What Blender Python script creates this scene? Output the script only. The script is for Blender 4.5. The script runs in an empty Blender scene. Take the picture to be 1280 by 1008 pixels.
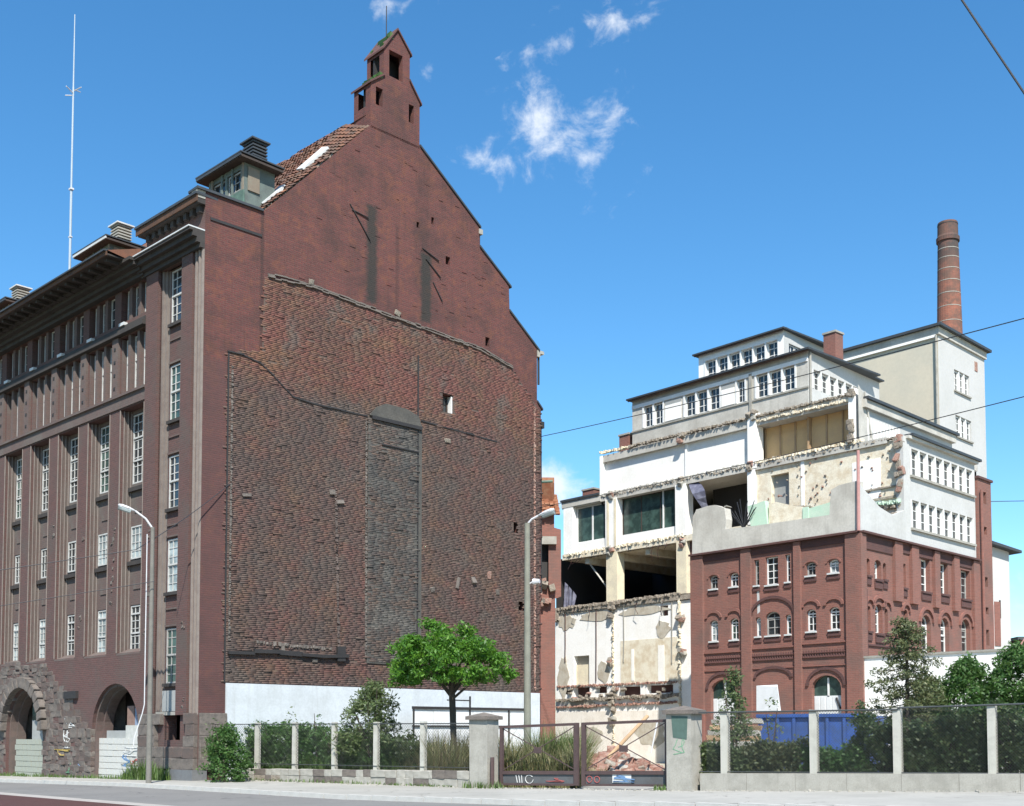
import bpy, bmesh, math, random
import numpy as np
from mathutils import Vector, Matrix, noise
from mathutils.geometry import delaunay_2d_cdt, tessellate_polygon
R = math.radians
random.seed(7); rng = np.random.default_rng(7)
SC = bpy.context.scene; COL = SC.collection

# ------------------------------------------------------------------ camera, sky, sun, exposure
cd = bpy.data.cameras.new('camera'); cam = bpy.data.objects.new('camera', cd); COL.objects.link(cam)
cam.location = (0, 0, 1.7); cam.rotation_euler = (R(93), 0, 0)
cd.sensor_width = 36; cd.lens = 36*1450/1280
cd.shift_y = (915-1450*math.tan(R(3))-504)/1280
cd.clip_start = .1; cd.clip_end = 3000
SC.camera = cam
SUN_EL, SUN_AZ = 50, -84          # azimuth measured from +X
sd = Vector((math.cos(R(SUN_EL))*math.cos(R(SUN_AZ)), math.cos(R(SUN_EL))*math.sin(R(SUN_AZ)), math.sin(R(SUN_EL))))
sl = bpy.data.lights.new('sun', 'SUN'); sl.energy = 5.0; sl.angle = R(.53); sl.color = (1, .955, .88)
so = bpy.data.objects.new('sun', sl); COL.objects.link(so); so.rotation_euler = sd.to_track_quat('Z', 'Y').to_euler(); so.location = (0, -20, 40)
SC.view_settings.view_transform = 'Standard'; SC.view_settings.look = 'None'
SC.view_settings.exposure = .84; SC.view_settings.gamma = 1; SC.view_settings.use_curve_mapping = False

world = bpy.data.worlds.new('World'); SC.world = world; world.use_nodes = True
def build_world():
    nt = world.node_tree; N = nt.nodes; L = nt.links; N.clear()
    out = N.new('ShaderNodeOutputWorld'); bg = N.new('ShaderNodeBackground'); bg.inputs[1].default_value = .107
    sky = N.new('ShaderNodeTexSky'); sky.sky_type = 'NISHITA'; sky.sun_disc = False
    sky.sun_elevation = R(SUN_EL); sky.sun_rotation = R(90-SUN_AZ); sky.air_density = 1.0; sky.dust_density = .25; sky.ozone_density = 2.2; sky.altitude = 0
    hs = N.new('ShaderNodeHueSaturation'); hs.inputs['Saturation'].default_value = 1.22; hs.inputs['Value'].default_value = 1
    tn = N.new('ShaderNodeMix'); tn.data_type = 'RGBA'; tn.blend_type = 'MULTIPLY'; tn.inputs[0].default_value = 1; tn.inputs[7].default_value = (.98, 1.11, 1.13, 1); L.new(sky.outputs[0], tn.inputs[6]); L.new(tn.outputs[2], hs.inputs['Color'])
    tc = N.new('ShaderNodeTexCoord'); sp = N.new('ShaderNodeSeparateXYZ'); L.new(tc.outputs['Generated'], sp.inputs[0])
    def m(op, a, b=None, c=None):
        n = N.new('ShaderNodeMath'); n.operation = op
        for i, v in enumerate((a, b, c)):
            if v is None: continue
            if isinstance(v, (int, float)): n.inputs[i].default_value = v
            else: L.new(v, n.inputs[i])
        return n.outputs[0]
    yy = m('MAXIMUM', sp.outputs[1], .02)
    u = m('DIVIDE', sp.outputs[0], yy); v = m('DIVIDE', sp.outputs[2], yy)
    cb = N.new('ShaderNodeCombineXYZ'); L.new(u, cb.inputs[0]); L.new(v, cb.inputs[1])
    n1 = N.new('ShaderNodeTexNoise'); n1.inputs['Scale'].default_value = 26; n1.inputs['Detail'].default_value = 9; n1.inputs['Roughness'].default_value = .62; n1.inputs['Distortion'].default_value = .35
    L.new(cb.outputs[0], n1.inputs['Vector'])
    tot = None
    for cx, cy, rx, ry, w, rot in ((.022, .545, .034, .030, .95, -.6), (.046, .528, .044, .036, .95, -.3), (-.012, .501, .026, .014, .8, .1), (.088, .632, .044, .017, .78, .15), (.055, .612, .036, .014, .6, .3),
                         (-.107, .650, .045, .016, .5, 0), (-.072, .577, .014, .010, .3, 0), (.030, .476, .008, .006, .45, 0), (.072, .458, .016, .012, .3, 0),
                         (.070, .562, .035, .014, .35, .2), (.037, .212, .026, .020, 1.3, 0), (.05, .19, .04, .012, .8, 0), (.47, .095, .06, .028, .95, 0), (-.45, .15, .2, .03, .8, 0), (.9, .2, .2, .04, .9, 0), (-1.2, .5, .3, .1, .9, 0), (1.4, .6, .3, .12, .9, 0)):
        du = m('SUBTRACT', u, cx); dv = m('SUBTRACT', v, cy)
        c_, s_ = math.cos(rot), math.sin(rot)
        a = m('MULTIPLY_ADD', du, c_/rx, m('MULTIPLY', dv, s_/rx)); b = m('MULTIPLY_ADD', dv, c_/ry, m('MULTIPLY', du, -s_/ry))
        d = m('SQRT', m('ADD', m('MULTIPLY', a, a), m('MULTIPLY', b, b)))
        k = m('MULTIPLY', m('MAXIMUM', m('SUBTRACT', 1, m('MULTIPLY', d, .52)), 0), w)
        tot = k if tot is None else m('MAXIMUM', tot, k)
    c = m('ADD', m('MULTIPLY', m('SUBTRACT', n1.outputs[0], .5), 3.6), m('MULTIPLY', tot, 1.25))
    cl = N.new('ShaderNodeMapRange'); cl.interpolation_type = 'SMOOTHSTEP'; cl.inputs['From Min'].default_value = .42; cl.inputs['From Max'].default_value = 1.75; cl.inputs['To Max'].default_value = .85
    L.new(c, cl.inputs[0])
    fac = m('MULTIPLY', cl.outputs[0], m('MULTIPLY', m('GREATER_THAN', tot, .001), m('GREATER_THAN', sp.outputs[1], .03)))
    mx = N.new('ShaderNodeMix'); mx.data_type = 'RGBA'; L.new(fac, mx.inputs[0]); L.new(hs.outputs[0], mx.inputs[6]); mx.inputs[7].default_value = (5.4, 5.7, 6.1, 1)
    L.new(mx.outputs[2], bg.inputs[0]); L.new(bg.outputs[0], out.inputs[0])
build_world()

# ------------------------------------------------------------------ materials
def lin(c):  # sRGB 0-255 -> linear
    return tuple(((x/255)/12.92 if x/255 <= .04045 else ((x/255+.055)/1.055)**2.4) for x in c)
class NT:
    def __init__(s, name):
        s.m = bpy.data.materials.new(name); s.m.use_nodes = True; s.nt = s.m.node_tree; s.N = s.nt.nodes; s.L = s.nt.links
        s.b = s.N['Principled BSDF']; s.tc = s.N.new('ShaderNodeTexCoord')
    def new(s, t, **k):
        n = s.N.new('ShaderNode'+t)
        for a, b in k.items(): setattr(n, a, b)
        return n
    def set(s, n, i, v):
        if isinstance(v, bpy.types.NodeSocket): s.L.new(v, n.inputs[i])
        elif isinstance(v, tuple) and len(v) == 3 and n.inputs[i].type == 'RGBA': n.inputs[i].default_value = (*v, 1)
        else: n.inputs[i].default_value = v
    def math(s, op, *a):
        n = s.new('Math', operation=op)
        for i, v in enumerate(a): s.set(n, i, v)
        return n.outputs[0]
    def noise(s, scale, detail=5, rough=.6, vec=None, dist=0, off=None, sc=None):
        n = s.new('TexNoise'); n.inputs['Scale'].default_value = scale; n.inputs['Detail'].default_value = detail; n.inputs['Roughness'].default_value = rough; n.inputs['Distortion'].default_value = dist
        v = vec or s.tc.outputs['Object']
        if off or sc:
            mp = s.new('Mapping'); s.L.new(v, mp.inputs[0])
            if off: mp.inputs['Location'].default_value = off
            if sc: mp.inputs['Scale'].default_value = sc
            v = mp.outputs[0]
        s.L.new(v, n.inputs['Vector']); return n.outputs[0]
    def ramp(s, f, a, b, lo=0, hi=1):
        n = s.new('MapRange', interpolation_type='SMOOTHSTEP'); s.set(n, 0, f); n.inputs[1].default_value = a; n.inputs[2].default_value = b; n.inputs[3].default_value = lo; n.inputs[4].default_value = hi
        return n.outputs[0]
    def mix(s, f, a, b, mode='MIX'):
        n = s.new('Mix', data_type='RGBA', blend_type=mode); s.set(n, 0, f); s.set(n, 6, a); s.set(n, 7, b); return n.outputs[2]
    def wallvec(s):
        sp = s.new('SeparateXYZ'); s.L.new(s.tc.outputs['Object'], sp.inputs[0])
        cb = s.new('CombineXYZ'); s.set(cb, 0, s.math('ADD', sp.outputs[0], sp.outputs[1])); s.set(cb, 1, sp.outputs[2]); s.sp = sp
        return cb.outputs[0]
    def fin(s, col, rough=.9, bump=None, bd=.02, bs=.6, metal=0):
        s.set(s.b, 'Base Color', col); s.set(s.b, 'Roughness', rough); s.set(s.b, 'Metallic', metal)
        if bump is not None:
            n = s.new('Bump'); n.inputs['Distance'].default_value = bd; n.inputs['Strength'].default_value = bs; s.L.new(bump, n.inputs['Height']); s.L.new(n.outputs[0], s.b.inputs['Normal'])
        return s.m
def brick_mat(name, c1, c2, mortar, dirt=(.03, .028, .025), dirt_amt=.5, stains=(), patches=None, bw=.26, rh=.079, bump=.6, seed=0, streak=.35):
    t = NT(name); v = t.wallvec()
    wob = t.noise(1.3, 3, vec=v)
    b = t.new('TexBrick'); b.offset = .5; t.L.new(v, b.inputs['Vector'])
    b.inputs['Color1'].default_value = (*c1, 1); b.inputs['Color2'].default_value = (*c2, 1); b.inputs['Mortar'].default_value = (*mortar, 1)
    b.inputs['Scale'].default_value = 1; b.inputs['Mortar Size'].default_value = .010; b.inputs['Mortar Smooth'].default_value = .3; b.inputs['Brick Width'].default_value = bw; b.inputs['Row Height'].default_value = rh
    col = b.outputs[0]
    n1 = t.noise(.55, 7, .65, off=(seed, 0, 0)); n2 = t.noise(9, 5, .7); n3 = t.noise(2.2, 6, .7, off=(seed, 3, 9))
    col = t.mix(t.ramp(n2, .3, .75, 0, .55), col, tuple(x*1.5 for x in c2), 'MIX')
    if patches: col = t.mix(t.ramp(n3, .5, .64, 0, .75), col, patches)
    col = t.mix(t.ramp(n1, .42, .72, 0, dirt_amt), col, dirt)
    st = t.noise(1.0, 6, .7, sc=(5, 5, .35)); col = t.mix(t.ramp(st, .5, .8, 0, streak), col, dirt)
    for (x0, x1, z0, z1, sc_, amt, sf) in stains:
        nz = t.math('MULTIPLY', t.math('SUBTRACT', t.noise(3.5, 6, .7), .5), sf*2.4)
        ax = t.math('SUBTRACT', t.math('ABSOLUTE', t.math('SUBTRACT', t.sp.outputs[0], (x0+x1)/2)), (x1-x0)/2)
        az = t.math('SUBTRACT', t.math('ABSOLUTE', t.math('SUBTRACT', t.sp.outputs[2], (z0+z1)/2)), (z1-z0)/2)
        d = t.math('ADD', t.math('MAXIMUM', ax, az), nz)
        col = t.mix(t.ramp(d, sf*.6, -sf*.6, 0, amt), col, sc_)
    h = t.math('SUBTRACT', t.math('MULTIPLY', n2, .5), t.math('MULTIPLY', b.outputs[1], 1.0))
    return t.fin(col, .92, h, .02, bump)
def plain(name, c, c2=None, amt=.5, scale=1.2, rough=.85, fine=.25, bd=.01, bs=.5, metal=0, streak=0, dark=(.05, .045, .04)):
    t = NT(name); c2 = c2 or tuple(x*.6 for x in c)
    n1 = t.noise(scale, 7, .65); n2 = t.noise(scale*14, 5, .7)
    col = t.mix(t.ramp(n1, .38, .68, 0, amt), c, c2)
    col = t.mix(t.ramp(n2, .35, .7, 0, fine), col, tuple(x*.55 for x in c))
    if streak:
        st = t.noise(1.0, 6, .75, sc=(6, 6, .4)); col = t.mix(t.ramp(st, .5, .78, 0, streak), col, dark)
    return t.fin(col, rough, n2, bd, bs, metal)
def island(name, cols, rough=.9, fine=.3, bump=.4):
    t = NT(name); g = t.new('NewGeometry'); r = t.new('ValToRGB'); cr = r.color_ramp
    while len(cr.elements) < len(cols): cr.elements.new(.5)
    for i, c in enumerate(cols): cr.elements[i].position = i/(len(cols)-1); cr.elements[i].color = (*c, 1)
    t.L.new(g.outputs['Random Per Island'], r.inputs[0])
    n = t.noise(8, 5, .7); n1 = t.noise(.6, 6, .65)
    col = t.mix(t.ramp(n, .3, .75, 0, fine), r.outputs[0], tuple(x*.35 for x in cols[0]))
    return t, col, n, n1
M = {}
DIRT = (.028, .026, .024)
M['facade'] = brick_mat('facade_brick', (.106, .048, .042), (.075, .037, .033), (.09, .068, .06), (.075, .068, .058), .62, seed=3, streak=.35)
M['facade_trim'] = brick_mat('facade_trim_brick', (.105, .062, .055), (.08, .056, .05), (.09, .075, .066), (.115, .104, .09), .85, seed=9, bump=.3)
M['gable'] = brick_mat('gable_brick', (.132, .037, .031), (.078, .026, .024), (.12, .075, .06), (.036, .022, .02), .75, seed=5, streak=.55, bump=1.0, patches=(.15, .055, .034), 
    stains=((2.28, 2.42, 15.7, 21, (.03, .018, .016), .6, .08), (7.15, 7.65, 18.9, 22.9, (.018, .021, .018), .85, .2), (9.95, 10.5, 18.8, 21.7, (.018, .021, .018), .85, .2), (-.1, 1.0, -.5, 15, (.075, .04, .038), .55, .3), (8.6, 8.75, 19, 22.4, (.05, .022, .02), .5, .12)))
M['rib'] = plain('worn_moulding', (.19, .16, .14), (.13, .10, .09), .6, 2.5, .9, .4)  # pale tone paints thin highlight lines along the stepped jambs
t, col, n, n1 = island('scar_brick', [(.132, .06, .040), (.115, .047, .036), (.14, .070, .043), (.13, .05, .039), (.108, .052, .040), (.15, .082, .053), (.128, .058, .037)])
for (off, a, b_, am, dc) in (((0, 0, 0), .46, .60, .6, (.075, .045, .038)), ((7, 7, 7), .48, .60, .65, (.14, .05, .042)), ((17, 2, 5), .5, .62, .6, (.145, .078, .042)), ((3, 12, 5), .52, .63, .65, (.095, .085, .072))):
    col = t.mix(t.ramp(t.noise(.5, 7, .7, off=off), a, b_, 0, am), col, dc)
t.sp = t.new('SeparateXYZ'); t.L.new(t.tc.outputs['Object'], t.sp.inputs[0])
col = t.mix(t.math('MULTIPLY', t.ramp(t.sp.outputs[2], 15.3, 14.2), t.ramp(t.noise(1.1, 6, .7), .34, .6, .25, .75)), col, (.062, .050, .045))
col = t.mix(t.ramp(t.noise(1.0, 5, .7, sc=(1.1, 1.1, 13)), .45, .7, 0, .5), col, (.045, .036, .032)); col = t.mix(t.ramp(t.noise(1.0, 5, .7, sc=(1.4, 1.4, 15), off=(3, 3, 3)), .52, .72, 0, .4), col, (.22, .17, .12))
M['scar'] = t.fin(col, .95, n, .02, .5)
t, col, n, n1 = island('soot_brick', [(.085, .062, .05), (.065, .052, .045), (.12, .08, .06), (.055, .047, .042), (.095, .06, .05)])
col = t.mix(t.ramp(t.noise(.9, 7, .7), .42, .6, 0, .85), col, (.05, .05, .048)); col = t.mix(t.ramp(t.noise(.7, 7, .7, off=(5, 1, 2)), .52, .66, 0, .7), col, (.12, .11, .095))
M['sootbrick'] = t.fin(col, .95, n, .02, .5)
M['brown_mortar'] = plain('old_mortar', (.10, .07, .055), (.06, .045, .038), .7, 1.5, .95)
M['soot'] = plain('sooty_render', (.085, .08, .07), (.045, .045, .042), .8, 1.1, .95, .5, streak=.5, bd=.03)
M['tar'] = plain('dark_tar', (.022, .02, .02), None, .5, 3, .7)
M['redbrick'] = brick_mat('red_brick', (.215, .088, .066), (.165, .068, .053), (.18, .115, .092), (.12, .08, .068), .7, seed=2, streak=.3)
M['redtrim'] = brick_mat('red_brick_trim', (.225, .09, .068), (.17, .068, .054), (.16, .10, .08), (.10, .06, .05), .5, seed=8, bump=.3)
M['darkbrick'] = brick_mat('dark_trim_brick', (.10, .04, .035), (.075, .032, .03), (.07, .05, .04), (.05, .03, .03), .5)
M['white_plaster'] = plain('white_plaster', (.82, .81, .78), (.66, .62, .54), .45, .8, .9, .2, streak=.14, dark=(.35, .31, .26))
M['white_render'] = plain('whitewashed_render', (.50, .535, .555), (.40, .425, .43), .7, .9, .9, .25, streak=.45, dark=(.3, .3, .29))
M['cream'] = plain('cream_plaster', (.74, .66, .48), (.55, .49, .38), .8, 1.6, .92, .45, streak=.35, dark=(.42, .30, .2))
M['cream_patchy'] = plain('flaking_cream_plaster', (.78, .72, .58), (.58, .46, .30), .85, 2.6, .92, .6, bd=.03, bs=.8)
M['lowplaster'] = plain('pinkish_white_plaster', (.78, .73, .66), (.62, .55, .46), .6, 1.2, .92, .3, streak=.2)
M['tan'] = plain('tan_panel', (.60, .40, .20), (.50, .33, .19), .6, 1.8, .85, .2)
M['tanframe'] = plain('tan_frame', (.42, .28, .16), None, .5, 2, .8)
M['grey_render'] = plain('grey_render', (.50, .48, .43), (.34, .32, .28), .8, .7, .92, .35, streak=.5, dark=(.24, .23, .2))
M['side_render'] = plain('pale_grey_render', (.47, .47, .455), (.38, .375, .35), .6, .6, .92, .25, streak=.3, dark=(.3, .29, .27))
M['tower_front'] = plain('beige_render', (.52, .465, .36), (.43, .405, .33), .6, .35, .92, .15, streak=.1, dark=(.3, .28, .23))
M['tower_side'] = plain('white_render', (.47, .465, .45), (.40, .395, .37), .5, .4, .92, .15, streak=.18, dark=(.3, .3, .27))
M['green_plaster'] = plain('green_painted_plaster', (.42, .58, .45), (.55, .60, .5), .5, 2, .9, .3)
M['broken'] = plain('broken_concrete', (.42, .37, .30), (.16, .12, .095), .8, 5, .95, .6, bd=.05, bs=1)
M['broken_red'] = plain('broken_brickwork', (.32, .16, .12), (.5, .4, .33), .7, 5, .95, .5, bd=.04, bs=1)
M['concrete'] = plain('weathered_concrete', (.34, .325, .285), (.22, .21, .18), .7, 2.2, .93, .4, streak=.4, dark=(.13, .12, .1))
M['post_concrete'] = plain('pale_post_concrete', (.42, .41, .36), (.30, .29, .25), .6, 4, .9, .3)
M['stone'] = plain('rough_stone', (.17, .145, .125), (.085, .075, .068), .8, 3, .95, .6, bd=.02, bs=.8)
M['stone2'] = plain('rough_red_stone', (.13, .095, .082), (.085, .075, .066), .8, 3, .95, .6, bd=.02, bs=.8)
M['granite'] = plain('dressed_granite', (.15, .155, .16), (.11, .11, .115), .6, 6, .6, .3)
M['black'] = plain('dark_cornice', (.045, .038, .034), (.02, .018, .017), .7, 2, .85, .4)
M['roofmetal'] = plain('dark_roof_sheet', (.045, .05, .055), (.025, .027, .03), .6, 1.5, .55, .3)
M['rustfascia'] = plain('rusty_fascia', (.10, .045, .02), (.035, .022, .018), .8, 2, .8, .4)
M['palemetal'] = plain('pale_metal_flashing', (.55, .56, .55), (.35, .36, .35), .5, 2, .5, .2)
M['copper'] = plain('green_copper', (.10, .17, .13), (.05, .08, .065), .7, 2.5, .7, .3)
M['dormer'] = plain('grey_green_dormer_cladding', (.12, .15, .135), (.07, .08, .075), .7, 2, .8, .3)
M['dormer_pale'] = plain('peeling_dormer_board', (.19, .15, .11), (.2, .2, .16), .6, 2, .85, .3)
t, col, n, n1 = island('roof_tile', [(.14, .055, .03), (.09, .042, .03), (.19, .085, .045), (.075, .045, .034), (.14, .08, .05)])
M['tile'] = t.fin(t.mix(t.ramp(n1, .45, .65, 0, .5), col, (.07, .055, .04)), .9, n, .01, .4)
M['tileflat'] = plain('tiled_roof_field', (.17, .07, .04), (.09, .05, .035), .7, 2, .9, .5)
M['facadewood'] = plain('weathered_window_paint', (.50, .50, .48), (.30, .30, .28), .6, 3, .6, .3)
M['whitewood'] = plain('white_window_paint', (.68, .68, .66), (.5, .5, .47), .4, 3, .6, .2)
M['dullwood'] = plain('dull_window_paint', (.36, .35, .33), (.2, .2, .18), .5, 3, .7, .2)
M['darkwood'] = plain('dark_timber', (.05, .035, .028), None, .5, 3, .8)
def glass_mat(name, c, spec=.7, rough=.08):
    t = NT(name); n = t.noise(1.7, 3); t.b.inputs['IOR'].default_value = 1.5; t.b.inputs['Specular IOR Level'].default_value = spec
    g = t.new('NewGeometry')
    nn = t.noise(2.3, 3)
    return t.fin(t.mix(t.ramp(n, .4, .65, 0, .8), c, tuple(x*2.3 for x in c)), rough, nn, .02, .25)
M['glass'] = glass_mat('window_glass', (.018, .022, .024)); M['greenglass'] = glass_mat('dirty_green_glass', (.025, .045, .038), .5, .25)
M['paleglass'] = glass_mat('curtained_glass', (.18, .21, .21), .5, .2)
M['patch'] = plain('damp_stained_plaster', (.50, .46, .38), (.36, .30, .22), .8, 2.5, .92, .5, streak=.4)
M['board'] = plain('window_board', (.30, .31, .30), (.22, .23, .22), .4, 2, .85, .2)
M['plastic'] = plain('torn_plastic_sheet', (.10, .10, .14), (.30, .30, .36), .5, 3, .35, .2)
M['asphalt'] = plain('asphalt_road', (.175, .17, .16), (.14, .137, .13), .5, .6, .9, .2)
M['pavement'] = plain('pale_pavement', (.33, .325, .30), (.265, .26, .24), .6, .35, .92, .18, streak=0)
M['yard'] = plain('yard_ground', (.42, .38, .31), (.22, .21, .13), .7, .8, .95, .4)
M['earth'] = plain('scrub_ground', (.12, .11, .06), (.2, .17, .1), .7, 1.2, .95, .5)
def cracked(name, c, c2, crack, sc_):
    t = NT(name); n1 = t.noise(.35, 7, .65); n2 = t.noise(9, 5, .7); n3 = t.noise(.12, 3)
    col = t.mix(t.ramp(n1, .4, .65, 0, .7), c, c2); col = t.mix(t.ramp(n2, .35, .75, 0, .3), col, tuple(x*.6 for x in c))
    col = t.mix(t.ramp(n3, .5, .56, 0, .35), col, tuple(x*.72 for x in c))
    v = t.new('TexVoronoi', feature='DISTANCE_TO_EDGE'); mp = t.new('Mapping'); ad = t.new('VectorMath', operation='ADD'); nn = t.new('TexNoise'); nn.inputs['Scale'].default_value = 1.5; t.L.new(t.tc.outputs['Object'], nn.inputs['Vector'])
    t.L.new(t.tc.outputs['Object'], ad.inputs[0]); t.L.new(nn.outputs[1], ad.inputs[1]); t.L.new(ad.outputs[0], v.inputs['Vector']); v.inputs['Scale'].default_value = sc_
    ck = t.math('MULTIPLY', t.ramp(v.outputs[0], .006, .018, 1, 0), t.ramp(t.noise(.25, 4), .45, .6))
    col = t.mix(t.math('MULTIPLY', ck, .8), col, crack)
    return t.fin(col, .92, n2, .01, .5)
M['asphalt'] = cracked('asphalt_road', (.165, .16, .152), (.13, .128, .122), (.05, .05, .048), .35)
M['pavement'] = cracked('pale_pavement', (.34, .33, .30), (.255, .25, .225), (.12, .115, .10), .5)
M['kerb'] = plain('kerb_stone', (.46, .45, .42), (.34, .33, .3), .5, 3, .85, .2)
M['rail'] = plain('rusty_tram_rail', (.075, .03, .025), (.05, .026, .022), .6, 4, .6, .3)
M['paleroad'] = plain('pale_track_concrete', (.33, .31, .285), (.24, .22, .2), .5, 2, .9, .2)
M['gate'] = plain('rusty_gate_iron', (.075, .045, .042), (.045, .03, .028), .6, 5, .6, .3)
M['gatepanel'] = plain('faded_gate_sheet', (.085, .09, .095), (.06, .055, .05), .6, 2, .7, .3)
M['wire'] = plain('galvanised_wire', (.05, .055, .055), None, .3, 3, .5)
M['cable'] = plain('black_cable', (.02, .022, .028), None, .2, 3, .6)
M['mast'] = plain('pale_mast_metal', (.34, .40, .45), (.25, .30, .33), .3, 1, .4, .1)
M['lampgrey'] = plain('lamp_housing', (.55, .55, .56), (.4, .4, .4), .4, 3, .4, .1)
M['lamppole'] = plain('lamp_pole_concrete', (.20, .20, .16), (.13, .13, .105), .6, 3, .9, .3)
M['lamppole_dark'] = plain('stained_lamp_pole', (.17, .16, .14), (.11, .11, .095), .7, 3, .9, .4)
M['blue'] = plain('blue_painted_steel', (.03, .085, .30), (.035, .065, .16), .8, 1.5, .5, .2)
M['bark'] = plain('tree_bark', (.07, .055, .04), None, .6, 6, .95, .4)
M['pinkpipe'] = plain('pink_red_pipe', (.42, .22, .2), None, .4, 3, .7)
M['orangeroof'] = plain('orange_tile', (.27, .10, .05), (.36, .22, .13), .6, 4, .85, .4)
M['hoarding'] = plain('white_hoarding', (.60, .61, .61), (.5, .5, .48), .5, 1, .8, .15)
M['graffiti_white'] = plain('white_spray_paint', (.6, .6, .58), None, .2, 3, .7)
M['graffiti_yellow'] = plain('yellow_spray_paint', (.5, .36, .10), None, .3, 3, .7)
M['graffiti_green'] = plain('green_spray_paint', (.16, .33, .2), None, .3, 3, .7)
M['graffiti_blue'] = plain('blue_spray_paint', (.12, .22, .38), None, .3, 3, .7)
M['graffiti_red'] = plain('red_spray_paint', (.38, .10, .09), None, .3, 3, .7)
M['block'] = plain('painted_concrete_blocks', (.50, .50, .47), (.33, .35, .31), .7, 1.6, .9, .35)
M['greyblock'] = plain('green_grey_blocks', (.30, .32, .27), (.24, .25, .21), .6, 1.6, .9, .35)
def leaf_mat(name, cols, trans=.35):
    t, col, n, n1 = island(name, cols, fine=.15)
    t.set(t.b, 'Base Color', col); t.b.inputs['Roughness'].default_value = .55
    tr = t.new('BsdfTranslucent'); t.set(tr, 0, t.mix(.5, col, tuple(min(1, x*1.6) for x in cols[-1])))
    mx = t.new('MixShader'); mx.inputs[0].default_value = trans
    out = t.N['Material Output']; t.L.new(t.b.outputs[0], mx.inputs[1]); t.L.new(tr.outputs[0], mx.inputs[2]); t.L.new(mx.outputs[0], out.inputs[0])
    return t.m
M['leaf_bright'] = leaf_mat('bright_green_leaf', [(.05, .15, .012), (.085, .21, .015), (.03, .10, .012), (.13, .27, .025)])
M['leaf_mid'] = leaf_mat('mid_green_leaf', [(.04, .105, .02), (.065, .15, .03), (.025, .07, .015), (.11, .19, .05)])
M['leaf_dark'] = leaf_mat('dark_ivy_leaf', [(.032, .066, .020), (.052, .095, .028), (.022, .045, .015), (.11, .14, .05)])
M['leaf_olive'] = leaf_mat('olive_leaf', [(.075, .12, .04), (.11, .155, .055), (.055, .085, .03), (.17, .20, .09)])
M['leaf_conifer'] = leaf_mat('conifer_leaf', [(.07, .10, .04), (.12, .135, .05), (.045, .07, .03), (.15, .15, .06)], .2)
M['grass'] = leaf_mat('grass_blade', [(.13, .17, .05), (.26, .25, .12), (.09, .13, .04), (.36, .32, .18), (.16, .12, .06)])
M['greengrass'] = leaf_mat('green_grass_blade', [(.08, .16, .035), (.13, .19, .05), (.05, .10, .02)])

# ------------------------------------------------------------------ helpers
WM = {}
class Frame:
    """wall frame: x along the wall, z up, outward distance o -> local y = sg*o"""
    def __init__(s, ox, oy, ux, uy, sg, oz=0):
        a = math.atan2(uy, ux); s.sg = sg
        s.M = Matrix.Translation((ox, oy, oz)) @ Matrix.Rotation(a, 4, 'Z')
    def pt(s, t, o, z): return s.M @ Vector((t, s.sg*o, z))
    def sub(s, t, o, z=0, rot=0):
        f = Frame.__new__(Frame); f.sg = s.sg; f.M = s.M @ Matrix.Translation((t, s.sg*o, z)) @ Matrix.Rotation(rot, 4, 'Z'); return f
def place(o, parent, Mw):
    WM[o] = Mw.copy()
    if parent is not None:
        o.parent = parent; o.matrix_basis = WM[parent].inverted() @ Mw
    else: o.matrix_basis = Mw
def tag(o, label=None, cat=None, group=None, kind=None):
    if label: o['label'] = label
    if cat: o['category'] = cat
    if group: o['group'] = group
    if kind: o['kind'] = kind
    return o
def thing(name, loc, label, cat, group=None):
    o = bpy.data.objects.new(name, None); COL.objects.link(o); o.empty_display_size = .5
    place(o, None, Matrix.Translation(loc)); return tag(o, label, cat, group)
def link(name, mesh, parent, Mw, **k):
    o = bpy.data.objects.new(name, mesh); COL.objects.link(o); place(o, parent, Mw)
    if k: tag(o, **k)
    return o
WORLD = Frame(0, 0, 1, 0, 1)
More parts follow.
